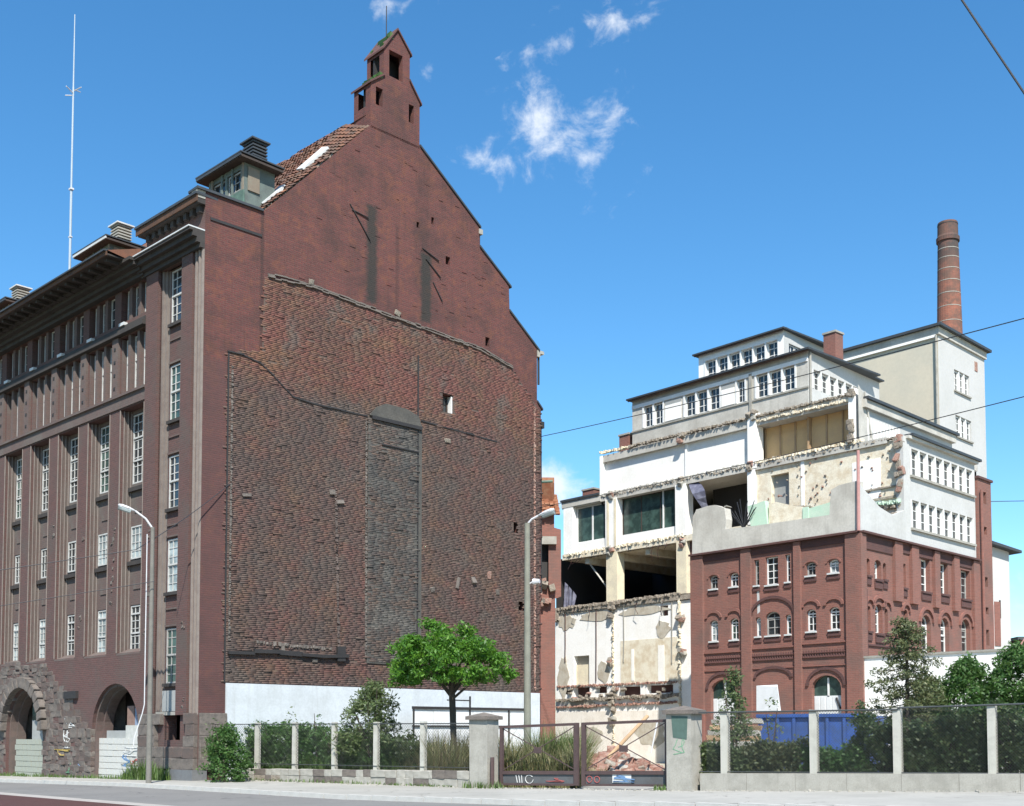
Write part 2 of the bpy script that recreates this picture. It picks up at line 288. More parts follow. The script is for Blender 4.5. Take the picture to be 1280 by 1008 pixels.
class MB:
    def __init__(s, fr=WORLD): s.v = []; s.f = []; s.mi = []; s.fr = fr; s.mats = []; s.cur = 0
    def mat(s, m):
        if m not in s.mats: s.mats.append(m)
        s.cur = s.mats.index(m); return s
    def face(s, pts):
        n = len(s.v); s.v += [(p[0], s.fr.sg*p[1], p[2]) for p in pts]; s.f.append(tuple(range(n, n+len(pts)))); s.mi.append(s.cur)
    def box(s, t0, t1, o0, o1, z0, z1):
        n = len(s.v); sg = s.fr.sg
        s.v += [(t, sg*o, z) for z in (z0, z1) for o in (o0, o1) for t in (t0, t1)]
        s.f += [tuple(n+i for i in q) for q in ((0, 1, 3, 2), (4, 6, 7, 5), (0, 4, 5, 1), (2, 3, 7, 6), (0, 2, 6, 4), (1, 5, 7, 3))]; s.mi += [s.cur]*6; return s
    def rbox(s, t0, t1, o0, o1, z0, z1, j):
        n = len(s.v); s.box(t0, t1, o0, o1, z0, z1)
        for i in range(n, len(s.v)): s.v[i] = tuple(c+random.uniform(-j, j) for c in s.v[i])
        return s
    def prism(s, poly, o0, o1):
        n = len(poly); a = [(p[0], o0, p[1]) for p in poly]; b = [(p[0], o1, p[1]) for p in poly]
        for side in (a, b):
            for tri in tessellate_polygon([[Vector((p[0], p[2], 0)) for p in side]]): s.face([side[i] for i in tri])
        for i in range(n): s.face([a[i], a[(i+1) % n], b[(i+1) % n], b[i]])
        return s
    def wall(s, outline, holes, o, depth, back=False):
        vs = []; es = []
        def inp(x, y, poly):
            c = False; j = len(poly)-1
            for i in range(len(poly)):
                xi, yi = poly[i]; xj, yj = poly[j]
                if (yi > y) != (yj > y) and x < (xj-xi)*(y-yi)/(yj-yi)+xi: c = not c
                j = i
            return c
        for L_ in [outline]+list(holes):
            n = len(vs); vs += [Vector(p) for p in L_]; es += [(n+i, n+(i+1) % len(L_)) for i in range(len(L_))]
        V, E_, F_, *_ = delaunay_2d_cdt(vs, es, [], 0, 1e-5)
        base = len(s.v); s.v += [(p[0], s.fr.sg*o, p[1]) for p in V]
        for f in F_:
            cx = sum(V[i][0] for i in f)/len(f); cy = sum(V[i][1] for i in f)/len(f)
            if inp(cx, cy, outline) and not any(inp(cx, cy, h) for h in holes):
                s.f.append(tuple(base+i for i in f)); s.mi.append(s.cur)
        for h in holes:
            for i in range(len(h)):
                a, b = h[i], h[(i+1) % len(h)]
                s.face([(a[0], o, a[1]), (b[0], o, b[1]), (b[0], o-depth, b[1]), (a[0], o-depth, a[1])])
        return s
    def tube(s, a, b, r0, r1=None, n=8, caps=True):
        r1 = r0 if r1 is None else r1; sg = s.fr.sg
        a = Vector((a[0], sg*a[1], a[2])); b = Vector((b[0], sg*b[1], b[2])); d = (b-a).normalized()
        x = d.orthogonal().normalized(); y = d.cross(x); k = len(s.v)
        for c, r in ((a, r0), (b, r1)):
            for i in range(n): s.v.append(tuple(c+(x*math.cos(2*math.pi*i/n)+y*math.sin(2*math.pi*i/n))*r))
        for i in range(n): s.f.append((k+i, k+(i+1) % n, k+n+(i+1) % n, k+n+i)); s.mi.append(s.cur)
        if caps: s.f += [tuple(k+i for i in range(n)), tuple(k+n+i for i in range(n))]; s.mi += [s.cur]*2
        return s
    def path(s, pts, r, n=6):
        for i in range(len(pts)-1):
            ra = r[i] if isinstance(r, (list, tuple)) else r; rb = r[i+1] if isinstance(r, (list, tuple)) else r
            s.tube(pts[i], pts[i+1], ra, rb, n)
        return s
    def mesh(s, name, mats=None):
        me = bpy.data.meshes.new(name); me.from_pydata(s.v, [], s.f)
        for m in (s.mats or mats): me.materials.append(M[m] if isinstance(m, str) else m)
        if s.mats: me.polygons.foreach_set('material_index', s.mi)
        me.update(); return me
    def build(s, name, mat, parent=None, **k):
        me = s.mesh(name, [mat] if mat else None); return link(name, me, parent, s.fr.M, **k)
def arch_poly(x0, x1, z0, zs, rise, n=10):
    cx = (x0+x1)/2; hw = (x1-x0)/2
    p = [(x1, z0), (x1, zs)]+[(cx+hw*math.cos(math.pi*i/n), zs+rise*math.sin(math.pi*i/n)) for i in range(1, n)]+[(x0, zs), (x0, z0)]
    return p
def rect(x0, x1, z0, z1): return [(x0, z0), (x1, z0), (x1, z1), (x0, z1)]
CACHE = {}
def window(fr, t0, t1, z0, z1, o, parent, cols=2, rows=4, paint='whitewood', glass='glass', fw=.055, bw=.03, transoms=(), arch=0, sill=None, deep=0, dep=.07):
    w, h = round(t1-t0, 2), round(z1-z0, 2); sg = fr.sg
    key = (w, h, cols, rows, paint, glass, fw, bw, tuple(transoms), arch, deep, sg)
    F0 = Frame(0, 0, 1, 0, sg)
    if key not in CACHE:
        b = MB(F0); b.box(0, fw, 0, dep, 0, h-arch); b.box(w-fw, w, 0, dep, 0, h-arch); b.box(fw, w-fw, 0, dep, 0, fw)
        if arch:
            n = 8; P = lambda k, q: (w/2+(w/2-q)*math.cos(math.pi*k/n), h-arch+(arch-q)*math.sin(math.pi*k/n))
            for k in range(n): b.prism([P(k, 0), P(k+1, 0), P(k+1, fw), P(k, fw)], 0, dep)
            b.box(fw, w-fw, .002, dep-.002, h-arch-fw, h-arch)
        else: b.box(fw, w-fw, 0, dep, h-fw, h)
        for i in range(1, cols): x = w*i/cols; b.box(x-bw/2, x+bw/2, .012, dep-.014-deep*0, fw, h-fw-(arch*.3 if arch else 0))
        for i in range(1, rows): z = h*i/rows; b.box(fw, w-fw, .014, dep-.02, z-bw/2, z+bw/2)
        for z in transoms: b.box(fw*.5, w-fw*.5, .005, dep+.012, z*h-fw*.6, z*h+fw*.6)
        if deep:
            for i in range(1, cols): x = w*i/cols; b.box(x-.04, x+.04, .02, dep+deep, fw, h-fw)
        g = MB(F0)
        if arch: g.face([(w/2+(w/2-.02)*math.cos(math.pi*k/8), .03, h-arch+(arch-.02)*math.sin(math.pi*k/8)) for k in range(9)]+[(.02, .03, 0), (w-.02, .03, 0)])
        else: g.face([(.01, .03, .01), (w-.01, .03, .01), (w-.01, .03, h-.01), (.01, .03, h-.01)])
        CACHE[key] = (b.mesh('window', [paint]), g.mesh('pane', [glass]))
    Mw = fr.M @ Matrix.Translation((t0, sg*o, z0))
    wo = link('window', CACHE[key][0], parent, Mw); link('pane', CACHE[key][1], wo, Mw)
    if sill:
        sw, sd_, sh, sm = sill; k = ('sill', round(w+2*sw, 2), sd_, sh, sm, sg)
        if k not in CACHE: CACHE[k] = MB(F0).box(-sw, w+sw, -.05, sd_, -sh, 0).mesh('sill', [sm])
        link('sill', CACHE[k], wo, fr.M @ Matrix.Translation((t0, sg*(o+.03), z0-.004)))
    return wo
def npmesh(name, V, F, mat):
    me = bpy.data.meshes.new(name); V = np.asarray(V, np.float32).reshape(-1, 3); F = np.asarray(F, np.int32)
    me.vertices.add(len(V)); me.vertices.foreach_set('co', V.ravel()); k = F.shape[1]
    me.loops.add(F.size); me.loops.foreach_set('vertex_index', F.ravel()); me.polygons.add(len(F))
    me.polygons.foreach_set('loop_start', np.arange(0, F.size, k, dtype=np.int32)); me.materials.append(M[mat]); me.update(calc_edges=True); return me
def leafmesh(P, L_, W_, droop=0, up=.0):
    n = len(P); d = rng.normal(size=(n, 3)); d[:, 2] = d[:, 2]*.7-droop+up; d /= np.linalg.norm(d, axis=1)[:, None]
    s = np.cross(d, rng.normal(size=(n, 3))); s /= np.linalg.norm(s, axis=1)[:, None]
    sc = rng.uniform(.6, 1.25, n)[:, None]
    a = P-d*L_*.5*sc; b = P+s*W_*.5*sc; c = P+d*L_*.5*sc; e = P-s*W_*.5*sc
    V = np.stack([a, b, c, e], 1).reshape(-1, 3); F = np.arange(4*n).reshape(n, 4); return V, F
def foliage(name, clumps, per, L_, W_, mat, parent=None, droop=0, flat=1, shell=.0, **k):
    """clumps: (x,y,z,r) ; per = leaves for a clump of r=1 scaled by r^2"""
    Ps = []
    for (x, y, z, r) in clumps:
        n = max(4, int(per*r*r)); u = rng.normal(size=(n, 3)); u /= np.linalg.norm(u, axis=1)[:, None]
        rad = r*(shell+(1-shell)*rng.random(n)**(1/2.2)); p = u*rad[:, None]*np.array([1, 1, flat])+np.array([x, y, z]); Ps.append(p)
    P = np.concatenate(Ps); V, F = leafmesh(P, L_, W_, droop)
    return link(name, npmesh(name, V, F, mat), parent, Matrix.Identity(4), **k)
ROCKS = []
def rocks():
    for i in range(9):
        bm = bmesh.new(); r = random.Random(i)
        for q in range(17):
            v = Vector((r.uniform(-1, 1), r.uniform(-1, 1), r.uniform(-1, 1))); m_ = max(abs(c) for c in v); v = v/m_*(r.uniform(.82, 1)); bm.verts.new(v*.5)
        for c in ((-1, -1, -1), (1, -1, -1), (1, 1, -1), (-1, 1, -1), (-1, -1, 1), (1, -1, 1), (1, 1, 1), (-1, 1, 1)): bm.verts.new(Vector(c)*.5*r.uniform(.78, .98))
        res = bmesh.ops.convex_hull(bm, input=bm.verts[:]); bmesh.ops.delete(bm, geom=[g for g in res['geom_interior'] if isinstance(g, bmesh.types.BMVert)], context='VERTS')
        ms = []
        for m_ in ('stone', 'stone2', 'concrete', 'broken', 'broken_red'):
            me = bpy.data.meshes.new('stone'); bm.to_mesh(me); me.materials.append(M[m_]); ms.append(me)
        ROCKS.append(dict(zip(('stone', 'stone2', 'concrete', 'broken', 'broken_red'), ms))); bm.free()
rocks()
ASH = []
def ashlars():
    for i in range(6):
        bm = bmesh.new(); r = random.Random(40+i); c = .06
        for sx in (-1, 1):
            for sy in (-1, 1):
                for sz in (-1, 1):
                    j = lambda: r.uniform(-.015, .015)
                    for (a, b_, d) in ((c, 0, 0), (0, c, 0), (0, 0, c*1.6)): bm.verts.new((sx*(.5-a+j()), sy*(.5-b_+j()*2), sz*(.5-d+j())))
        bmesh.ops.convex_hull(bm, input=bm.verts[:]); d_ = {}
        for m_ in ('stone', 'stone2', 'concrete', 'broken'):
            me = bpy.data.meshes.new('stone_block'); bm.to_mesh(me); me.materials.append(M[m_]); d_[m_] = me
        ASH.append(d_); bm.free()
ashlars()
def rock(fr, t, o, z, sx, sy, sz, parent, mat='stone', name='stone', tilt=.12, **k):
    me = random.choice(ASH if name == 'stone_block' else ROCKS)[mat]
    Mw = fr.M @ Matrix.Translation((t, fr.sg*o, z)) @ Matrix.Rotation(random.uniform(-tilt, tilt), 4, 'Y') @ Matrix.Rotation(random.uniform(-tilt, tilt)*1.5, 4, 'X') @ Matrix.Diagonal((sx, sy, sz, 1))
    return link(name, me, parent, Mw, **k)
def ragged(fr, pts, o0, o1, h, mat, parent, name='broken_edge', step=.22, j=.07, down=True):
    step *= .42; h *= .45; j *= .5; o1 = o0+(o1-o0)*.7
    """broken concrete edge following a polyline (t,z) : many irregular lumps joined"""
    b = MB(fr)
    for (a, c) in zip(pts[:-1], pts[1:]):
        L_ = math.hypot(c[0]-a[0], c[1]-a[1]); n = max(1, int(L_/step))
        for i in range(n):
            f = (i+random.random()*.6)/n; t = a[0]+(c[0]-a[0])*f; z = a[1]+(c[1]-a[1])*f; w = step*random.uniform(.5, 1.1)
            hh = h*(.45+.9*abs(noise.noise(Vector((t*.9, z, 5))))+random.uniform(-.15, .35)); oo = o0+(o1-o0)*random.uniform(.45, 1.1)
            b.rbox(t-w/2, t+w/2, o0-.1, oo, z-(hh if down else 0), z+(random.uniform(0, .05) if down else hh), j)
    return b.build(name, mat, parent, kind='stuff')
def inpoly(x, y, poly):
    c = False; j = len(poly)-1
    for i in range(len(poly)):
        xi, yi = poly[i]; xj, yj = poly[j]
        if (yi > y) != (yj > y) and x < (xj-xi)*(y-yi)/(yj-yi)+xi: c = not c
        j = i
    return c
def brickfield(name, fr, poly, o, mat, parent, rh=.072, bl=.40, dj=.016, miss=.004, skip=()):
    xs = [p[0] for p in poly]; zs = [p[1] for p in poly]; V = []; F = []; sg = fr.sg; r = 0; z = min(zs)
    wavy = lambda x, z: .018*noise.noise(Vector((x*.5, z*.5, 3)))
    while z < max(zs):
        x = min(xs)-random.random()*bl; 
        while x < max(xs):
            w = bl*random.uniform(.4, 1.15); cx, cz = x+w/2, z+rh/2
            if inpoly(cx, cz, poly) and random.random() > miss and not any(a < cx < b_ and c < cz < d for a, b_, c, d in skip):
                rough = max(0, noise.noise(Vector((cx*.45, cz*.45, 9)))+.25)
                oo = o+dj*(.5*random.random()+(2.2 if random.random() < .03 else 0)+1.3*max(0, noise.noise(Vector((cx*.9, cz*13, 4))))*(.4+1.8*rough)); n = len(V); g = .005; dz = wavy(cx, cz)
                jit = lambda: random.uniform(-.003, .003)
                zz0, zz1 = z+g*.5+dz, z+rh-g*.5+dz; x0, x1 = x+.001, x+w-.001
                V += [(x0+jit(), sg*(o-.05), zz0), (x1+jit(), sg*(o-.05), zz0), (x1, sg*(o-.05), zz1), (x0, sg*(o-.05), zz1),
                      (x0+jit(), sg*(oo+jit()), zz0+jit()), (x1+jit(), sg*(oo+jit()), zz0+jit()), (x1+jit(), sg*(oo+jit()), zz1+jit()), (x0+jit(), sg*(oo+jit()), zz1+jit())]
                F += [(n+4, n+5, n+6, n+7), (n, n+1, n+5, n+4), (n+3, n+7, n+6, n+2), (n, n+4, n+7, n+3), (n+1, n+2, n+6, n+5)]
            x += w
        z += rh
    return link(name, npmesh(name, V, F, mat), parent, fr.M, kind='stuff')

# ------------------------------------------------------------------ ground, road, pavement
US = Vector((.727, -.688)); UW = Vector((.688, .727)); K0 = Vector((0, 26.6))
SN = [-400, -60, -34.3, -17.6, -6.2, .6, 8.9, 14, 400]; ZN = [-3, -.6, -.25, 0, .03, .16, .39, .45, .9]
def gz(x, y):
    s = (Vector((x, y))-K0).dot(US); return float(np.interp(s, SN, ZN))
STREET = Frame(K0.x, K0.y, US.x, US.y, 1)        # x along street, y away from the camera side
def strip(name, w0, w1, dz, mat, s0=-400, s1=400, thick=None, **k):
    b = MB(STREET); ss = sorted([s for s in SN if s0 < s < s1]+[s0, s1])
    for a, c in zip(ss[:-1], ss[1:]):
        za, zc = np.interp(a, SN, ZN)+dz, np.interp(c, SN, ZN)+dz
        b.face([(a, w0, za), (c, w0, zc), (c, w1, zc), (a, w1, za)])
    return b.build(name, mat, None, **k)
strip('ground', -400, 700, -.14, 'earth', kind='structure')
strip('road', -14.0, 0.0, -.12, 'asphalt', kind='structure')
strip('pavement', .14, 17, 0.0, 'pavement', kind='structure')
strip('yard', 8, 60, .004, 'yard', -24, 60, kind='structure').location.z += 0
strip('tram_track_bed', -14, -4.45, -.116, 'paleroad', kind='structure')
strip('track_surface', -14, -5.05, -.112, 'rail', kind='structure')
kb = bpy.data.objects.new('kerb', None); COL.objects.link(kb); place(kb, None, Matrix.Translation((0, 26.6, 0))); kb['kind'] = 'structure'
km = {}
for i in range(-44, 22):
    z0 = np.interp(i+.5, SN, ZN)
    if not km:
        for q in range(3): km[q] = MB(Frame(0, 0, 1, 0, 1)).box(.006*(q+1), 1-.004*(q+1), 0, .14, -.2, .008-.003*q).mesh('kerb_stone', ['kerb'])
    link('kerb_stone', km[i % 3], kb, STREET.M @ Matrix.Translation((i, 0, z0)))

# ------------------------------------------------------------------ warehouse with the big gable
C0 = (-10.976, 40.6)
FA = Frame(*C0, -.7208, .6931, 1); FG = Frame(*C0, .7213, .6926, -1)
WH = thing('warehouse', (C0[0], C0[1], 0), 'tall dark red brick warehouse with blank stepped gable wall', 'building')
P_ = 2.69; NB = 8; TL = 4.15+P_*NB+.6
hA = []
for k in range(NB):
    a = 4.15+P_*k; hA.append(rect(a, a+1.85, 4.72, 14.25))
for k in range(NB):
    c = 3.9+P_*k; hA.append(rect(c+.02, c+P_-.50, 14.88, 17.12)); hA.append(rect(c+.02, c+P_-.50, 17.72, 19.0))
ARCH = [(6.05, 1.72, 1.86), (14.12, 1.75, 1.86), (22.2, 1.75, 1.86)]
for cx, zs, r in ARCH: hA.append(arch_poly(cx-r, cx+r, -.45, zs, r*.99, 16))
hA.append(rect(1.35, 3.05, 2.42, 18.95)); hA.append(rect(1.2, 2.3, 1.40, 2.30))
# bay holes fully inside outline
MB(FA).wall([(0, -.5), (TL, -.5), (TL, 19.3), (0, 19.3)], hA, 0, .5).build('facade_wall', 'facade', WH)
# dark space behind the upper rows and the arches
for (z0, z1, oo) in ((14.7, 19.3, -.75),):
    MB(FA).face([(3.5, oo, z0), (TL, oo, z0), (TL, oo, z1), (3.5, oo, z1)]) if False else None
b = MB(FA); b.box(3.9, TL, -.78, -.72, 14.6, 19.2); b.build('upper_storey_wall', 'facade_trim', WH)
# stepped reveals of the giant order
jm = MB(Frame(0, 0, 1, 0, 1))
for side in (0, 1):
    for q, (d, w) in enumerate(((.14, .05), (.28, .10), (.42, .15))):
        lo, hi = (-.46, -d)
        if side: jm.box(1.85-w, 1.85-w+.05, lo, hi, 0, 9.52)
        else: jm.box(w-.05, w, lo, hi, 0, 9.52)
jmesh = jm.mesh('stepped_reveal', ['facade_trim'])
jr = MB(Frame(0, 0, 1, 0, 1))
for (x_, o_) in ((.0, .0), (.05, -.14), (.10, -.28), (.15, -.40)):
    jr.tube((1.85-x_, o_, 0), (1.85-x_, o_, 9.5), .028, n=6); jr.tube((x_, o_, 0), (x_, o_, 9.5), .028, n=6)
jrib = jr.mesh('reveal_moulding', ['rib'])
sp_h = [rect(.24, 1.66, 6.62, 9.38), rect(.34, 1.60, 3.65, 4.97), rect(.30, 1.62, .06, 1.88)]
spm = MB(Frame(0, 0, 1, 0, 1)).wall(rect(.15, 1.70, 0, 9.53), sp_h, 0, .1).mesh('spandrel_wall', ['facade_trim'])
ledge = MB(Frame(0, 0, 1, 0, 1)).box(.15, 1.70, -.02, .13, -.16, 0).mesh('ledge', ['black'])
sillm = MB(Frame(0, 0, 1, 0, 1)); sillm.prism([(0, 0), (1.85, 0), (1.55, .14), (.3, .14)], 0, .03)
stm = MB(Frame(0, 0, 1, 0, 1)); stm.face([(0, 0, 0), (1.85, 0, 0), (1.70, -.42, .2), (.15, -.42, .2)]); stm.face([(0, 0, 0), (1.85, 0, 0), (1.85, 0, -.06), (0, 0, -.06)]); stmesh = stm.mesh('sloping_sill', ['facade_trim'])
panel_m = MB(Frame(0, 0, 1, 0, 1)).box(.5, 1.35, 0, .03, 0, .55).mesh('panel', ['facade_trim'])
for k in range(NB):
    a = 4.15+P_*k; T = lambda o, z: FA.M @ Matrix.Translation((a, o, z))
    sr = link('stepped_reveal', jmesh, WH, T(0, 4.72)); link('reveal_moulding', jrib, sr, T(0, 4.73)); sw = link('spandrel_wall', spm, WH, T(-.42, 4.72)); link('sloping_sill', stmesh, WH, T(.004, 4.70))
    for z in (11.2, 8.3): link('ledge', ledge, sw, T(-.42, z))
    link('panel', panel_m, sw, T(-.42, 10.2)); link('panel', panel_m, sw, T(-.42, 7.2)); 
    pt = 'facadewood'; 
    window(FA, a+.26, a+1.64, 11.36, 14.08, -.51, WH, 4, 8, pt, transoms=(.33, .66), glass=('glass', 'greenglass')[k % 3 == 1])
    window(FA, a+.36, a+1.58, 8.39, 9.67, -.45 if k in (0, 1, 2) else -.51, WH, 4, 4, pt, glass='paleglass' if k in (0, 1) else 'glass')
    window(FA, a+.32, a+1.60, 4.80, 6.58, -.51, WH, 4, 6, pt, transoms=(.4, .82), glass='paleglass' if k in (1, 3, 4) else 'glass')
# band mouldings
b = MB(FA); b.box(3.98, TL, -.02, .05, 14.30, 14.70); b.box(3.98, TL, 0, .13, 14.74, 14.84); b.box(3.98, TL, 0, .07, 14.70, 14.74); b.build('string_course', 'facade_trim', WH)
b = MB(FA); b.box(3.98, TL, -.05, .22, 17.16, 17.34); b.box(3.98, TL, -.05, .12, 17.34, 17.5); b.build('string_course', 'black', WH)
# mid storey piers (dotted) and mullion piers
pm = MB(Frame(0, 0, 1, 0, 1)).box(-.24, .24, -.3, .10, 0, 2.28).mesh('pier', ['facade_trim'])
stud = MB(Frame(0, 0, 1, 0, 1)).box(-.06, .06, 0, .02, -.06, .06).mesh('stud_hole', ['tar'])
rm = MB(Frame(0, 0, 1, 0, 1)); rm.box(-.34, -.24, -.3, -.06, 0, 2.2); rm.box(-.44, -.34, -.3, -.2, 0, 2.2); rm = rm.mesh('reveal_rib', ['facade_trim'])
tm = MB(Frame(0, 0, 1, 0, 1)); tm.box(-.09, .09, -.35, -.02, 0, 2.25); tm.box(-.14, .14, -.4, -.16, 0, 2.24); tm = tm.mesh('mullion_pier', ['facade_trim'])
um = MB(Frame(0, 0, 1, 0, 1)); um.box(-.11, .11, -.4, -.05, 0, 1.35); um = um.mesh('upper_pier', ['facade_trim'])
sill_s = MB(Frame(0, 0, 1, 0, 1)).box(-.2, .2, 0, .16, 0, .12).mesh('sill_block', ['palemetal'])
for k in range(NB):
    c = 3.9+P_*(k+1)-.24
    T = lambda o, z, dt=0: FA.M @ Matrix.Translation((c+dt, o, z))
    pr = link('pier', pm, WH, T(0, 14.86))
    for q in range(4): link('stud_hole', stud, pr, T(.10, 15.15+.52*q))
    link('reveal_rib', rm, WH, T(0, 14.87))
    for dt in (-1.62, -.92): link('mullion_pier', tm, WH, T(0, 14.87, dt))
    for dt in (-1.97, -1.27, -.62): window(FA, c+dt-.2, c+dt+.2, 14.95, 17.05, -.26, WH, 1, 5, 'facadewood', fw=.05, bw=.025, transoms=(.55,))
    for dt in (-1.62, -.92): link('upper_pier', um, WH, T(0, 17.7, dt))
    for dt in (-1.97, -1.27, -.62): window(FA, c+dt-.2, c+dt+.2, 17.75, 19.0, -.26, WH, 1, 3, 'facadewood', fw=.04, bw=.02)
    link('sill_block', sill_s, WH, T(.02, 17.5, -.62))
# main cornice and eaves
b = MB(FA); z = 19.02
for (o, h) in ((.25, .16), (.4, .16), (.62, .14), (.8, .12)): b.box(3.98+.0, TL, -.5, o, z, z+h); z += h
b.build('cornice', 'black', WH)
b = MB(FA); b.mat('black').box(4.5, TL, -.5, 1.42, 19.60, 19.66); b.mat('rustfascia').box(4.5, TL, 1.42, 1.47, 19.58, 19.74); b.mat('roofmetal').box(4.5, TL, 1.3, 1.56, 19.742, 19.80); b.build('eaves', None, WH)
dm = MB(Frame(0, 0, 1, 0, 1)).box(-.07, .07, .3, 1.3, -.14, 0).mesh('eaves_bracket', ['black'])
for i in range(int((TL-4.8)/.67)): link('eaves_bracket', dm, WH, FA.M @ Matrix.Translation((4.85+i*.67, 0, 19.6)))
# corner bay
b = MB(FA)
b.box(.62, 1.35, -.1, .12, 2.3, 18.96); b.box(3.05, 3.92, -.1, .12, 2.3, 18.96)
b.build('pilaster', 'facade', WH)
b = MB(FA)
for q, (w, d) in enumerate(((.12, .06), (.24, .14), (.36, .22))): b.box(3.05-w, 3.05-w+.12, -.5, -d, 2.43, 18.95); b.box(1.35, 1.35+.03+.0*q, -.5, -.0-d*.2, 2.43, 18.95) if q == 0 else None
for (t, r) in ((.50, .07), (.28, .07), (.08, .07)): b.tube((t, .0, 2.3), (t, .0, 18.96), r, n=8)
for t in (3.98,): b.tube((t, .02, 2.3), (t, .02, 18.96), .05, n=8)
b.build('moulded_rib', 'rib', WH)
BW = [(16.85, 18.9), (13.2, 15.3), (9.9, 11.9), (6.8, 8.8), (3.45, 5.5)]
hb = [rect(1.6, 2.64, z0, z1) for z0, z1 in BW]
MB(FA).wall(rect(1.35, 2.72, 2.42, 18.95), hb, -.22, .1).build('bay_infill', 'facade', WH)
for i, (z0, z1) in enumerate(BW):
    window(FA, 1.62, 2.62, z0+.02, z1-.02, -.29, WH, 3, 6, 'facadewood' if i != 4 else 'dullwood', glass=('glass', 'greenglass', 'glass', 'paleglass', 'greenglass')[i], transoms=(.52,), sill=(.08, .16, .12, 'black'))
b = MB(FA)
for z0, z1 in BW: b.box(1.38, 2.68, -.22, -.16, z1+.05, z1+.12); b.box(1.38, 2.68, -.22, -.18, z0-.62, z0-.56)
b.build('lintel_moulding', 'facade_trim', WH)
MB(FA).box(1.36, 2.7, -.34, -.12, 2.44, 3.2).build('cement_panel', 'board', WH)
b = MB(FA); b.box(1.36, 2.9, -.5, .02, 2.3, 2.42); b.build('sill', 'concrete', WH)
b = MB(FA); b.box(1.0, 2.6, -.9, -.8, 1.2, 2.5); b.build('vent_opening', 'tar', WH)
# bay cornice + attic
b = MB(FA)
for (o, z0, z1, m_) in ((.18, 18.96, 19.12, 'black'), (.32, 19.12, 19.3, 'black'), (.48, 19.3, 19.48, 'black'), (.62, 19.48, 19.58, 'black')): b.mat(m_).box(0, 4.1+o*.6, -.4, o, z0, z1)
b.mat('palemetal').prism([(0, 19.584), (4.5, 19.584), (4.5, 19.63), (0, 19.63)], -.4, .66)
b.build('bay_cornice', None, WH)
b = MB(FA); b.mat('facade').box(0, 4.2, -.9, -.02, 19.64, 20.55)
for q in range(9): b.mat('black').box(.15+q*.45, .35+q*.45, -.02, .16, 20.3, 20.55)
b.mat('black').box(0, 4.3, -.9, .30, 20.552, 20.72); b.mat('rustfascia').box(.01, 4.4, .30, .345, 20.6, 20.84); b.mat('roofmetal').box(-.02, 4.42, -.9, .40, 20.842, 20.93)
b.build('attic_block', None, WH)
# arches: inner rings, back walls and blockings
for ai, (cx, zs, r) in enumerate(ARCH):
    b = MB(FA); n = 14
    for (ri, ro, o0, o1) in ((r-.10, r+.02, -.5, -.14), (r-.2, r-.08, -.8, -.42)):
        P = lambda k, q: (cx+q*math.cos(math.pi*k/n), zs+q*.99*math.sin(math.pi*k/n))
        for k in range(n): b.prism([P(k, ri), P(k+1, ri), P(k+1, ro), P(k, ro)], o1, o0)
        b.box(cx-ro, cx-ri, o0, o1, -.4, zs); b.box(cx+ri, cx+ro, o0, o1, -.4, zs)
    b.build('arch_ring', 'stone2' if ai else 'facade_trim', WH)
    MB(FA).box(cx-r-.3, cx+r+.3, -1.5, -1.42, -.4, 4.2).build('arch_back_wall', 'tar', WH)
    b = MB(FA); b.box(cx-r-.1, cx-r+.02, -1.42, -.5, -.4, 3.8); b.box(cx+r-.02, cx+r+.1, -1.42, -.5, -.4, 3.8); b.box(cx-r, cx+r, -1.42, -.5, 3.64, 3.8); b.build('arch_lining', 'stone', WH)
bm1 = {m_: MB(Frame(0, 0, 1, 0, 1)).box(.012, .388, -.2, 0, .008, .232).mesh('block', [m_]) for m_ in ('block', 'greyblock')}
for (t0, n, rows, o, z0, m_) in ((4.25, 9, 7, -.28, -.22, 'block'), (12.4, 8, 7, -.28, -.3, 'greyblock')):
    for r_ in range(rows):
        for q in range(n): link('block', bm1[m_], WH, FA.M @ Matrix.Translation((t0+q*.4+(.1 if r_ % 2 else 0), o+random.uniform(-.01, .01), z0+r_*.24)))
b = MB(FA); b.mat('block').box(4.25, 5.8, -.42, -.34, 1.2, 1.95); b.mat('board').box(5.82, 7.4, -.45, -.38, 1.2, 1.75); b.build('boarding', None, WH)
MB(FA).box(4.35, 5.25, -.48, -.42, 1.9, 2.6).build('blue_board', plain('blue_grey_board', (.22, .27, .36), None, .5, 5, .8), WH)
MB(FA).box(5.3, 5.85, -.48, -.42, 1.9, 2.7).build('brown_board', plain('brown_board', (.22, .14, .11), None, .5, 5, .8), WH)
b = MB(FA); b.mat('board').box(12.4, 14.2, -.45, -.38, 1.3, 2.2); b.mat('greenglass').box(12.4, 14.6, -.6, -.55, 1.9, 3.1); b.build('boarding', None, WH)
# base masonry : ashlar at the corner, torn stonework round the arch
for row in range(5):
    z = .36+row*.40; t = 0 if row % 2 else -.0; t = .02
    while t < 3.9:
        w = random.uniform(.5, .85); w = min(w, 3.92-t)
        if not (t < 2.3 and t+w > 1.25 and z > 1.1) and w > .2:
            rock(FA, t+w/2, -.08, z+.2, w*.985, .5, .392, WH, random.choice(('stone', 'stone', 'stone2')), 'stone_block', .006)
        t += w
    t = .02
    while t < 1.05:
        w = random.uniform(.45, .6); rock(FG, t+w/2, -.08, z+.2, w*.985, .4, .392, WH, 'stone', 'stone_block', .006); t += w
b = MB(FA); b.box(-.12, 1.5, -.3, .28, -.2, .36); b.box(1.52, 2.3, -.3, .22, -.2, .3); b.build('granite_plinth', 'granite', WH)
REG = [(7.9, -.3), (7.95, 1.6), (8.9, 2.3), (9.6, 2.9), (10.5, 3.4), (11.6, 4.1), (12.6, 4.75), (13.6, 4.5), (15.4, 4.9), (17.8, 4.3), (18.4, 2), (18.2, -.3)]
